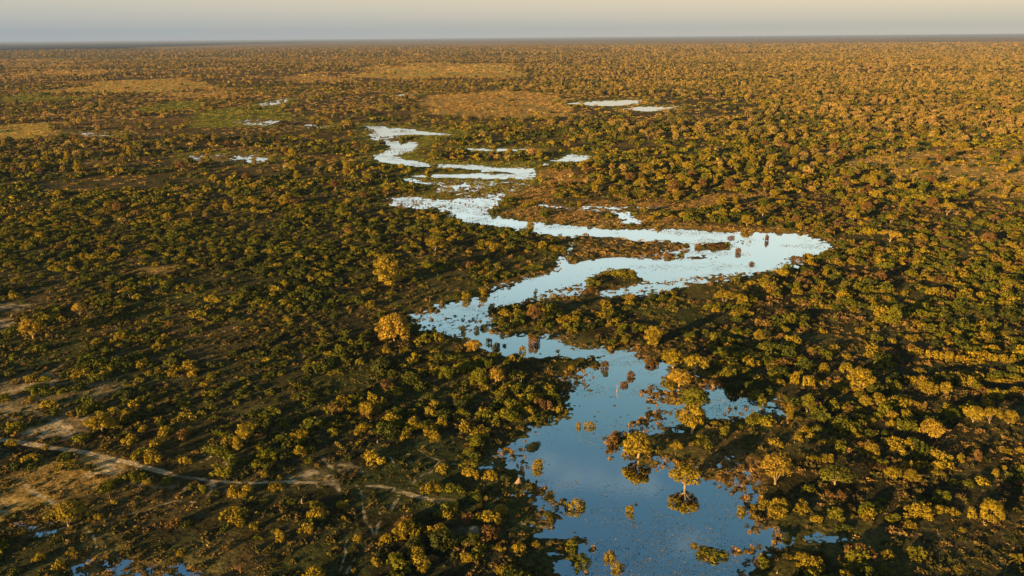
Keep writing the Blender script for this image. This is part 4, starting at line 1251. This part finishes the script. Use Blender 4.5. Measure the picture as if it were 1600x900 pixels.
    (1568, 711, 26, 17, 'bush', 'golden', None), (1592, 712, 18, 18, 'bush', 'golden', None), (1554, 746, 16, 16, 'bush', 'golden', None), (1567, 737, 9, 11, 'bush', 'golden', None),
    (1590, 763, 22, 16, 'bush', 'russet', None), (1489, 762, 24, 16, 'bush', 'olive', None), (1511, 763, 22, 15, 'bush', 'olive', None), (1415, 899, 32, 14, 'bush', 'golden', None),
    (1494, 899, 32, 16, 'bush', 'golden', None), (1528, 899, 32, 14, 'bush', 'golden', None), (1588, 882, 26, 16, 'bush', 'golden', None), (1190, 890, 26, 22, 'bush', 'olive', None),
    (1230, 899, 30, 12, 'bush', 'golden', None), (1175, 797, 17, 12, 'bush', 'golden', None), (1178, 809, 12, 8, 'bush', 'golden', None), (1230, 846, 20, 14, 'bush', 'dark green', None),
    # --- in the river bend
    (725, 519, 9, 12, 'bush', 'dark green', None), (744, 518, 11, 13, 'bush', 'dark green', None), (757, 515, 14, 9, 'bush', 'dark green', None), (764, 537, 9, 11, 'bush', 'dark green', None),
    (776, 547, 15, 14, 'bush', 'dark green', None), (788, 542, 8, 6, 'bush', 'dark green', None), (834, 540, 20, 18, 'bush', 'russet', None), (816, 551, 9, 12, 'bush', 'golden', None),
    (871, 550, 7, 5, 'bush', 'dark green', None), (838, 462, 9, 13, 'bush', 'dark green', None), (945, 576, 15, 14, 'bush', 'russet', None), (946, 586, 8, 6, 'bush', 'dark green', None),
    (769, 487, 14, 14, 'bush', 'golden', None), (893, 582, 13, 16, 'bush', 'golden', None), (1017, 573, 24, 13, 'bush', 'russet', None), (956, 548, 9, 10, 'bush', 'golden', None),
    (970, 437, 40, 18, 'bush', 'olive', None), (984, 434, 20, 16, 'bush', 'golden', None), (926, 447, 24, 14, 'bush', 'olive', None), (923, 460, 20, 10, 'bush', 'russet', None),
    (864, 466, 14, 12, 'bush', 'golden', None), (880, 467, 16, 10, 'bush', 'russet', None), (1025, 399, 14, 10, 'bush', 'russet', None), (1015, 399, 9, 7, 'bush', 'russet', None),
    (1045, 403, 18, 9, 'bush', 'russet', None), (1064, 401, 12, 8, 'bush', 'olive', None), (1120, 388, 34, 8, 'bush', 'russet', None), (1137, 385, 10, 9, 'bush', 'olive', None),
    (1142, 373, 9, 6, 'bush', 'russet', None), (1091, 388, 13, 10, 'bush', 'russet', None), (1153, 396, 10, 9, 'bush', 'russet', None), (1198, 377, 7, 11, 'bush', 'russet', None),
    (1174, 414, 10, 8, 'bush', 'russet', None), (1028, 357, 8, 10, 'bush', 'golden', None), (1245, 409, 20, 10, 'bush', 'russet', None), (755, 463, 22, 14, 'bush', 'golden', None),
    (728, 468, 20, 16, 'bush', 'golden', None), (1210, 434, 14, 10, 'bush', 'dark green', None),
]
DEAD = [  # x, y, height px, label
    (814, 603, 17, 'leafless forked tree on the dark bank beside the pair of trees below the river bend', 1),
    (844, 606, 14, 'leafless twin branched snag in the grass at the edge of the flooded bank', 2),
    (964, 612, 18, 'thin dead pole standing in the water next to a low dark red bush', 3),
    (204, 469, 15, 'dead white trunk on the green clearing of the western plain', 4),
    (237, 453, 12, 'thin dead trunk among bushes just beyond the dead white trunk', 5),
    (376, 899, 32, 'bare twiggy brown tree at the edge of the near pale pool', 6),
    (1283, 332, 11, 'bare pink grey tree in the thicket far beyond the river bend', 7),
    (1493, 337, 13, 'bare pale tree in the thicket below the streaked sandy clearing', 8),
    (1522, 722, 14, 'leafless pinkish sapling in the small clearing of the eastern thicket', 9),
    (1055, 712, 10, 'fallen bare branches at the foot of the spit bushes', 10),
]
MOUNDS = [  # x, y, width, height px, label
    (811, 757, 17, 14, 'biggest termite mound, orange and pointed, on a grassy shore islet at the pool'),
    (1139, 640, 11, 8, 'pointed termite mound on a tiny grass islet in the side arm'),
    (1114, 604, 10, 6, 'orange termite mound rising from a brown bush at the head of the side arm'),
    (472, 789, 5, 13, 'slim pale termite spire among the bushes below the sandy track'),
    (590, 695, 6, 9, 'pale termite mound in the bushes above the sandy patches'),
    (798, 504, 4, 8, 'white termite spire on the wooded point inside the river bend'),
    (1381, 540, 5, 7, 'white termite spire in the thicket beyond the brown clearing'),
    (323, 784, 8, 6, 'low whitish termite mound in front of the dark bush by the track'),
    (1241, 694, 7, 5, 'low pink termite mound in the dark bushes beside the flooded side arm'),
    (1214, 899, 11, 8, 'rounded pale termite mound at the near end of the pool shore'),
    (18, 496, 5, 6, 'small orange termite mound by the salt pan on the western plain'),
]

def size_m(x, y, wpx, hpx):
    p = g(np.array([x]), np.array([y]))[0]
    v = np.array([p[0], p[1], -CAM_H])
    zc = float(v @ fw)
    return p, wpx * zc / F, hpx * zc / (F * math.cos(PITCH))

print('scatter')
BU = scatter_bushes()
TR = scatter_trees()
foot = g(np.array([p[0] for p in PLANTS], float), np.array([p[1] for p in PLANTS], float))
rad = np.array([size_m(*p[:4])[1] * 0.5 for p in PLANTS])
def clear_of(P, r_extra):
    ok = np.ones(len(P), bool)
    for (fx, fy), r in zip(foot, rad):
        ok &= np.hypot(P[:, 0] - fx, P[:, 1] - fy) > r + r_extra
    # nothing right in front of the plants taken from the photograph
        dirv = -np.array([fx, fy]) / math.hypot(fx, fy)
        rel = P - np.array([fx, fy])
        al = rel @ dirv
        ac = np.abs(rel @ np.array([-dirv[1], dirv[0]]))
        ok &= ~((al > 0) & (al < r + 5.0) & (ac < r * 0.8))
    return ok
for x, y, w_, h_, lb in MOUNDS:
    p = g(np.array([x], float), np.array([y], float))[0]
    foot = np.vstack([foot, p]); rad = np.append(rad, 2.0)
for x, y, h_, lb, sd in DEAD:
    p = g(np.array([x], float), np.array([y], float))[0]
    foot = np.vstack([foot, p]); rad = np.append(rad, 1.5)
BU = BU[clear_of(BU[:, :2], 1.2)]
TR = TR[clear_of(TR[:, :2], 2.5)]

# ------------------------------------------------------------------ landmark relations for labels
LAND = [('the big dense orange tree', 616, 520), ('the paired trees', 760, 590), ('the stout trunked tree', 52, 520), ('the sandy track', 220, 740),
        ('the sandy patches', 500, 740), ('the irregular orange tree', 108, 815), ('the near pale pool', 220, 890), ('the slim termite spire', 472, 780),
        ('the big termite mound', 811, 752), ('the thin white trail', 640, 775), ('the bare twiggy tree', 376, 885), ('the near pool shore', 860, 870),
        ('the glowing feathery tree', 1211, 740), ('the umbrella tree', 1305, 750), ('the bright isolated tree', 1454, 680), ('the golden grove', 1546, 655),
        ('the joined tree pair', 1361, 630), ('the large round golden tree', 1549, 800), ('the dry grass clearing', 1480, 850), ('the narrow inlet', 1250, 845),
        ('the side arm', 1180, 640), ('the white termite spire', 1381, 537), ('the eastern bend tip', 1290, 400), ('the wooded point', 834, 500),
        ('the western bend tip', 700, 500), ('the small wooded island', 960, 435), ('the marsh island', 1100, 390), ('the green clearing', 260, 480),
        ('the brown clearing', 330, 540), ('the head of the spit', 1070, 590), ('the dark flooded bank', 880, 570)]
USED = {}
ORD = ['', 'second ', 'third ', 'fourth ', 'fifth ', 'sixth ', 'seventh ', 'eighth ', 'ninth ', 'tenth ']
def shape_word(wm, hm, big):
    r = hm / max(wm, 0.1)
    s = 'upright' if r > 1.0 else ('low' if r < 0.52 else ('broad' if r < 0.68 else 'round'))
    z = 'small' if wm < big * 0.6 else ('large' if wm > big else 'mid sized')
    return f'{z} {s}'
def rel_label(x, y, wm, hm, col, noun, big=6.5):
    best = min(LAND, key=lambda l: math.hypot((l[1] - x), (l[2] - y) * 1.6))
    dx, dy = x - best[1], (y - best[2]) * 1.6
    if abs(dx) > abs(dy):
        rel = 'to the left of' if dx < 0 else 'to the right of'
    else:
        rel = 'behind' if dy < 0 else 'in front of'
    key = f'{shape_word(wm, hm, big)} {col} {noun} {rel} {best[0]}'
    k = USED.get(key, 0)
    USED[key] = k + 1
    return key if k == 0 else (ORD[min(k, 9)] + key)

def zone(x, y):
    if y < 300:
        return ('woodland behind the river' if x > 700 else 'open wooded plain behind the river')
    if x > 1000 and y > 330:
        if y < 480: return 'thicket past the eastern river bend'
        if y < 690: return 'thicket beyond the side arm'
        return 'thicket between the pool and the dry clearing'
    if x > 620 and y < 480: return 'thicket inside the river bend'
    if y < 620: return 'bushland between the plain and the river'
    if y < 740 and x < 800: return 'bushland above the sandy track'
    if x < 150: return 'dark thicket by the near pale pool'
    return 'thicket below the sandy track'

# ------------------------------------------------------------------ individuals: the plants of the photograph
WET_AT = wetness(foot[:len(PLANTS)])[0]
def put_tree(px, style, colour, wm, hm, label, group, rot, seed):
    crown, trunk, L = TREE_PARTS[style][seed % len(TREE_PARTS[style])]
    e = bpy.data.objects.new('tree', None)
    C.objects.link(e)
    e.empty_display_size = 1
    cw = {'dome': 9.4, 'flat': 10.4, 'tall': 6.4, 'dense': 9.8, 'feathery': 10.2}[style]
    ch = {'dome': 8.6, 'flat': 7.2, 'tall': 9.6, 'dense': 8.8, 'feathery': 8.8}[style]
    e.location = (px[0], px[1], 0.02)
    e.rotation_euler = (0, 0, rot)
    e.scale = (wm / cw, wm / cw, hm / ch)
    c = bpy.data.objects.new('crown', crown)
    t = bpy.data.objects.new('trunk', trunk)
    for o in (c, t):
        C.objects.link(o)
        o.parent = e
    c.material_slots[0].link = 'OBJECT'
    c.material_slots[0].material = FM[colour]
    tag(e, label, 'tree', group)
    return e

def put_bush(px, colour, wm, hm, label, group, rot, seed, z=0.0):
    o = bpy.data.objects.new('bush', BUSH_NEAR[seed % len(BUSH_NEAR)])
    C.objects.link(o)
    o.location = (px[0], px[1], z)
    o.rotation_euler = (0, 0, rot)
    o.scale = (wm / 6.2, wm / 6.2, hm / 3.7)
    o.material_slots[0].link = 'OBJECT'
    o.material_slots[0].material = FM[colour]
    tag(o, label, 'bush', group)
    return o

n_tree = n_bush = 0
for i, (x, y, wp, hp, form, colour, lb) in enumerate(PLANTS):
    p, wm, hm = size_m(x, y, wp, hp)
    # crown boxes read from the photo include the depth of the crown seen from above
    dep = math.atan2(CAM_H, math.hypot(p[0], p[1]))
    hm = max(hm - (0.45 if form == 'bush' else 0.12) * wm * math.sin(dep) / math.cos(dep), 0.45 * hm)
    # foot of the seen box = front of the plant: move the centre back by part of its radius
    if form == 'bush':
        d = math.hypot(p[0], p[1])
        p = p * (1 + 0.36 * wm / d)
    if form == 'bush':
        put_bush(p, colour, wm, hm, lb or rel_label(x, y, wm, hm, colour, 'bush'), 'bushes of the river plain', random.uniform(0, 6.28), i, 0.0)
        n_bush += 1
    else:
        put_tree(p, form, colour, wm, hm, lb or rel_label(x, y, wm, hm, colour, 'tree'), 'trees of the river plain', random.uniform(0, 6.28), i)
        n_tree += 1

# the largest of the scattered plants, up to 300 of a kind in view, are objects of their own as well
def in_view(P):
    q = pix(P)
    return (q[:, 0] > -5) & (q[:, 0] < 1605) & (q[:, 1] < 915) & (q[:, 1] > 60)
def pick(T, n):
    vis = in_view(T[:, :2])
    score = np.where(vis, T[:, 2] / T[:, 3], 0)
    idx = np.argsort(-score)[:n]
    m_ = np.zeros(len(T), bool)
    m_[idx] = True
    return m_
COLW = [('olive', 0.40), ('golden', 0.44), ('dark green', 0.08), ('russet', 0.08)]
def rnd_col(rng):
    u = rng.uniform()
    for c, w_ in COLW:
        if u < w_: return c
        u -= w_
    return 'golden'
rng = np.random.default_rng(77)
mb = pick(BU, 300 - n_bush)
for k, (x, y, s, d) in enumerate(BU[mb]):
    q = pix(np.array([[x, y]]))[0]
    colr = rnd_col(rng)
    wm = 6.0 * s * rng.uniform(0.9, 1.15)
    zn = zone(*q)
    put_bush((x, y), colr, wm, 3.6 * s * rng.uniform(0.85, 1.2), f'{colr} rounded bush in the {zn}', f'{colr} bushes in the {zn}', rng.uniform(0, 6.28), k, 0.0)
BU = BU[~mb]
mt = pick(TR, 300 - n_tree)
SINGLE = {}
for k, (x, y, s, d) in enumerate(TR[mt]):
    q = pix(np.array([[x, y]]))[0]
    colr = ['golden', 'golden', 'olive', 'russet', 'golden'][rng.integers(0, 5)]
    st = ['dome', 'dome', 'flat', 'tall', 'dense'][rng.integers(0, 5)]
    wm, hm = {'dome': (8.2, 7.6), 'flat': (9.0, 6.4), 'tall': (5.6, 8.6), 'dense': (8.0, 7.2)}[st]
    zn = zone(*q)
    word = {'dome': 'round crowned', 'flat': 'flat crowned', 'tall': 'narrow tall', 'dense': 'dense leafy'}[st]
    put_tree((x, y), st, colr, wm * s, hm * s, f'{word} {colr} tree in the {zn}', f'{word} {colr} trees in the {zn}', rng.uniform(0, 6.28), k)
TR = TR[~mt]

# ------------------------------------------------------------------ masses: the rest of the bushes and trees, scrub, sedge
near = BU[:, 3] < 620
kinds = np.where(near, rng.integers(0, 12, len(BU)), 12 + rng.integers(0, 6, len(BU)))
stuff('thicket', 'dense olive and golden bushes that cover the plain on both sides of the river', 'thicket', BU[:, :2], BU[:, 2], BUSH_MID + BUSH_FAR, kinds, z=np.full(len(BU), -0.05))
near = TR[:, 3] < 1900
kinds = np.where(near, rng.integers(0, 8, len(TR)), 8 + rng.integers(0, 6, len(TR)))
stuff('woodland', 'golden brown woodland of countless small trees reaching to the horizon', 'woodland', TR[:, :2], TR[:, 2], TREE_MID + TREE_FAR, kinds, z=np.zeros(len(TR)))

def scatter_tufts():
    rng = np.random.default_rng(31)
    P = np.concatenate([jitter_grid(118, 330, 1.7, rng), jitter_grid(330, 620, 3.3, rng)])
    w, s, m = wetness(P, True)
    sand = np.zeros(len(P))
    for line, hw in SAND_LINES:
        sand = np.maximum(sand, 1 - sstep(ldist(P, line), hw, hw + 0.8))
    for poly in SAND_POLYS:
        sand = np.maximum(sand, 0.85 * sstep(sdist(P, poly), -1.5, 0.5))
    cl = fbm(P, 9, 3, 231)
    pr = (0.18 + 0.60 * sstep(cl, 0.40, 0.65)) * (w < -0.25) * (1 - sand) * (m < 0.4)
    ok = rng.uniform(size=len(P)) < pr
    T = P[ok]
    ts = rng.uniform(0.5, 1.5, len(T)) * np.where(np.hypot(T[:, 0], T[:, 1]) > 330, 1.35, 1.0)
    pm = np.where(m > 0.25, 0.62, 0.05) * (w > -1.2) * (w < 0.35) + 0.22 * ((np.abs(w) < 0.45))
    pm = pm + 0.03 * sstep(fbm(P, 14, 3, 261), 0.60, 0.74) * (w > 0) * (s > 0)
    pm = pm * (0.25 + 1.3 * fbm(P, 6, 2, 237))
    ok = rng.uniform(size=len(P)) < pm
    M_ = P[ok]
    ms = rng.uniform(0.35, 1.2, len(M_)) * np.where(m[ok] > 0.25, 1.25, 0.8) 
    return T, ts, M_, ms
T, ts, M_, ms = scatter_tufts()
stuff('low_scrub', 'low dry scrub and grass tufts between the bushes', 'scrub', T, ts, TUFTS, z=np.full(len(T), 0.22), seed=8)
stuff('marsh_grass', 'tufts of golden sedge standing in the shallow margins of the river', 'marsh grass', M_, ms, REEDS, z=np.full(len(M_), -0.02), seed=9)
def make_pads(seed, mat):
    rng = np.random.default_rng(seed)
    n = 12
    c = np.column_stack([rng.normal(size=(n, 2)) * 0.9, rng.uniform(0.0, 0.05, n)])
    return leaf_mesh('floating_leaf', c, np.column_stack([rng.normal(size=(n, 2)) * 0.7, np.ones(n)]), 0.15, rng, mat)
PADM = foliage_mat('floating_leaves', [(0.0, (0.045, 0.055, 0.018)), (0.4, (0.10, 0.095, 0.035)), (0.7, (0.17, 0.135, 0.055)), (1.0, (0.34, 0.25, 0.12))], thin=0.2)
def scatter_pads():
    rng = np.random.default_rng(41)
    P = np.concatenate([jitter_grid(118, 330, 1.6, rng), jitter_grid(330, 600, 2.4, rng), jitter_grid(600, 1250, 5.0, rng)])
    w, s, m = wetness(P, True)
    far = sstep(np.hypot(P[:, 0], P[:, 1]), 330, 600)
    a = fbm(P * np.array([0.45, 1.0]), 16, 4, 271) + 0.07 * far
    pr = (w > 0.1) * (s > 0) * (0.006 + 0.85 * sstep(a, 0.54, 0.69) + 0.30 * m)
    ok = rng.uniform(size=len(P)) < pr
    return P[ok]
PD = scatter_pads()
stuff('floating_leaves', 'pale leaves floating in patches on the still water', 'water plants', PD, np.random.default_rng(3).uniform(0.5, 1.3, len(PD)) * np.interp(np.hypot(PD[:, 0], PD[:, 1]), [300, 600, 1200], [0.8, 1.6, 3.6]), [make_pads(640 + i, PADM) for i in range(4)], z=np.full(len(PD), 0.012), seed=10)

def make_blades(seed, mat):
    rng = np.random.default_rng(seed)
    n = 34
    a = rng.uniform(0, 6.283, n)
    r = np.sqrt(rng.uniform(0, 1, n))
    c = np.column_stack([r * np.cos(a), r * np.sin(a), rng.uniform(0.1, 0.55, n)])
    nn = rng.normal(size=(n, 3)) * np.array([1, 1, 0.22])
    return leaf_mesh('grass_blades', c, nn, 0.17, rng, mat, stretch=1.3)
DRY = foliage_mat('dry_grass', [(0.0, (0.22, 0.135, 0.042)), (0.5, (0.36, 0.225, 0.070)), (1.0, (0.46, 0.315, 0.105))], thin=0.4)
WETG = foliage_mat('green_grass', [(0.0, (0.13, 0.135, 0.022)), (0.5, (0.22, 0.205, 0.034)), (1.0, (0.30, 0.245, 0.046))], thin=0.4)
BLADES = [make_blades(660 + i, DRY) for i in range(3)] + [make_blades(670 + i, WETG) for i in range(3)]
def scatter_grass():
    rng = np.random.default_rng(51)
    out_ = []
    for d0, d1, cell, sc_ in [(118, 300, 2.0, 1.1), (300, 600, 3.2, 1.6), (600, 1200, 5.5, 2.4), (1200, 2600, 11.0, 4.2), (2600, 5600, 26.0, 9.0)]:
        P = jitter_grid(d0, d1, cell, rng)
        w, s, m = wetness(P, False)
        b_, t_, ws = landcover(P)
        dist = np.hypot(P[:, 0], P[:, 1])
        dry = ws['gold'] + ws['ochre'] + ws['field'] + 0.35 * ws['pale'] + 0.30 * ws['brown']
        grn = ws['lush'] + 0.30 * ws['green']
        bank = (1 - sstep(-s, 3, 10 + dist * 0.010 + 0.03 * np.clip(dist - 500, 0, 700))) * (s > -100) * sstep(dist, 300, 600)
        grn = grn + 0.6 * bank * (1 - np.clip(dry + grn, 0, 1))
        q = pix(P)
        farmid = np.interp(q[:, 0], [550, 1000], [0.65, 0.25]) * np.interp(q[:, 1], [220, 300], [1, 0])
        rest = np.clip(1 - dry - grn, 0, 1)
        dry = dry + farmid * rest * sstep(fbm(P * np.array([0.5, 1.0]), 150, 3, 283), 0.45, 0.6)
        pt = 0.25 + 0.75 * sstep(fbm(P, 6 * sc_, 3, 281), 0.35, 0.6)
        sand = np.zeros(len(P))
        for line, hw in SAND_LINES:
            sand = np.maximum(sand, 1 - sstep(ldist(P, line), hw, hw + 0.8))
        for poly in SAND_POLYS:
            sand = np.maximum(sand, 0.8 * sstep(sdist(P, poly), -1.5, 0.5))
        pr = np.clip(dry + grn, 0, 1) * pt * (w < -0.15) * (1 - sand)
        ok = rng.uniform(size=len(P)) < pr
        kind = np.where(rng.uniform(size=len(P)) < dry / np.maximum(dry + grn, 1e-6), 0, 3) + rng.integers(0, 3, len(P))
        out_.append(np.column_stack([P[ok], np.full(ok.sum(), sc_) * rng.uniform(0.6, 1.3, ok.sum()), kind[ok]]))
    return np.concatenate(out_)
GR = scatter_grass()
gs = GR[:, 2:3] * np.array([[1.0, 1.0, 0.62]])
stuff('grass', 'golden dry grass and green bank grass of the clearings and meadows', 'grass', GR[:, :2], gs, BLADES, GR[:, 3], z=np.full(len(GR), 0.25), seed=12)
print('counts', len(PD), len(GR), len(BU), len(TR), len(T), len(M_))

# ------------------------------------------------------------------ dead trees
def make_dead(seed, hm, twiggy=False):
    rng = np.random.default_rng(seed)
    parts = []
    def grow(p, d, ln, r, lev):
        pts = [p]
        rs = [r]
        q = p.copy()
        dd = d.copy()
        for k in range(3):
            dd = (dd + Vector(rng.normal(size=3) * 0.16)).normalized()
            q = q + dd * ln / 3
            pts.append(q.copy())
            rs.append(r * (1 - 0.22 * (k + 1)))
        parts.append(tube(pts, rs, 5))
        if lev <= 0:
            return
        for k in range(rng.integers(2, 4) if not twiggy else 4):
            nd = (dd + Vector(rng.normal(size=3) * (0.55 if not twiggy else 0.65)) + Vector((0, 0, 0.12))).normalized()
            grow(pts[-1 - (k % 2)], nd, ln * rng.uniform(0.5, 0.75), max(r * 0.42, 0.02), lev - 1)
    grow(Vector((0, 0, -0.2)), Vector((0, 0, 1)), hm * (0.48 if not twiggy else 0.3), max(0.045 * hm, 0.1), 2 if not twiggy else 4)
    V, Fc = join(parts)
    me = mesh_from('dead_tree', V, Fc)
    me.polygons.foreach_set('use_smooth', np.ones(len(Fc), bool))
    return me
DEADWOOD, _n, _b = new_mat('grey_dead_wood')
_t = _n.nodes.new('ShaderNodeTexNoise'); _t.inputs['Scale'].default_value = 3
_r = _n.nodes.new('ShaderNodeValToRGB')
_r.color_ramp.elements[0].color = (0.24, 0.18, 0.13, 1); _r.color_ramp.elements[1].color = (0.44, 0.35, 0.27, 1)
_n.links.new(_t.outputs['Fac'], _r.inputs[0]); _n.links.new(_r.outputs[0], _b.inputs['Base Color'])
TWIG, _n, _b = new_mat('brown_twigs')
_t = _n.nodes.new('ShaderNodeTexNoise'); _t.inputs['Scale'].default_value = 2
_r = _n.nodes.new('ShaderNodeValToRGB')
_r.color_ramp.elements[0].color = (0.13, 0.075, 0.04, 1); _r.color_ramp.elements[1].color = (0.24, 0.14, 0.08, 1)
_n.links.new(_t.outputs['Fac'], _r.inputs[0]); _n.links.new(_r.outputs[0], _b.inputs['Base Color'])
for x, y, hp, lb, sd in DEAD:
    p, _w, hm = size_m(x, y, 10, hp)
    o = link('dead_tree', make_dead(900 + sd, hm, sd in (6, 7)), TWIG if sd in (6, 7, 9) else DEADWOOD)
    o.location = (p[0], p[1], 0.0)
    tag(o, lb, 'dead tree', 'dead trees of the river plain')

# ------------------------------------------------------------------ termite mounds
CLAY, _n, _b = new_mat('termite_clay')
_t = _n.nodes.new('ShaderNodeTexNoise'); _t.inputs['Scale'].default_value = 2.5; _t.inputs['Detail'].default_value = 6
_r = _n.nodes.new('ShaderNodeValToRGB')
_r.color_ramp.elements[0].position = 0.3; _r.color_ramp.elements[0].color = (0.21, 0.14, 0.09, 1)
_r.color_ramp.elements[1].position = 0.7; _r.color_ramp.elements[1].color = (0.35, 0.25, 0.17, 1)
_n.links.new(_t.outputs['Fac'], _r.inputs[0]); _n.links.new(_r.outputs[0], _b.inputs['Base Color'])
def make_mound(seed, w_, h_):
    rng = np.random.default_rng(seed)
    rows, seg = 12, 18
    V, Fc = [], []
    peaks = [(rng.uniform(0, 6.28), rng.uniform(0.15, 0.4)) for _ in range(3)]
    for r in range(rows + 1):
        f = r / rows
        prof = (1 - f) ** 1.5 * 0.85 + 0.15 * math.sqrt(max(0, 1 - f))
        for k in range(seg):
            a = 2 * math.pi * k / seg
            b = 1 + sum(am * math.cos(a - ph) * (1 - f) for ph, am in peaks) * 0.6 + rng.uniform(-0.12, 0.12)
            rr = w_ / 2 * prof * b
            V.append((rr * math.cos(a), rr * math.sin(a), -0.25 + (h_ + 0.25) * f))
    for r in range(rows):
        for k in range(seg):
            Fc.append((r * seg + k, r * seg + (k + 1) % seg, (r + 1) * seg + (k + 1) % seg, (r + 1) * seg + k))
    me = mesh_from('termite_mound', V, Fc)
    me.polygons.foreach_set('use_smooth', np.ones(len(Fc), bool))
    return me
for i, (x, y, wp, hp, lb) in enumerate(MOUNDS):
    p, wm, hm = size_m(x, y, wp, hp)
    o = link('termite_mound', make_mound(950 + i, max(wm, 0.9), hm), CLAY)
    o.location = (p[0], p[1], 0.0)
    tag(o, lb, 'termite mound', 'termite mounds of the river plain')

# ------------------------------------------------------------------ haze
HAZE = True
if HAZE:
    x1, y0_, y1, z0, z1 = 146000.0, -2500.0, 90500.0, -1.5, 113.0
    V = [(-x1, y0_, z0), (x1, y0_, z0), (x1, y1, z0), (-x1, y1, z0), (-x1, y0_, z1), (x1, y0_, z1), (x1, y1, z1), (-x1, y1, z1)]
    Fc = [(3, 2, 1, 0), (4, 5, 6, 7), (0, 1, 5, 4), (1, 2, 6, 5), (2, 3, 7, 6), (3, 0, 4, 7)]
    hm_ = bpy.data.materials.new('evening_haze')
    hm_.use_nodes = True
    hn = hm_.node_tree
    hn.nodes.clear()
    ho = hn.nodes.new('ShaderNodeOutputMaterial')
    pv = hn.nodes.new('ShaderNodeVolumePrincipled')
    pv.inputs['Color'].default_value = (0.27, 0.37, 0.66, 1)
    pv.inputs['Density'].default_value = 0.000028
    pv.inputs['Anisotropy'].default_value = 0.0
    hn.links.new(pv.outputs[0], ho.inputs['Volume'])
    o = link('haze', mesh_from('haze', V, Fc), hm_)
    tag(o, 'thin warm evening haze over the plain', 'haze', kind='stuff')
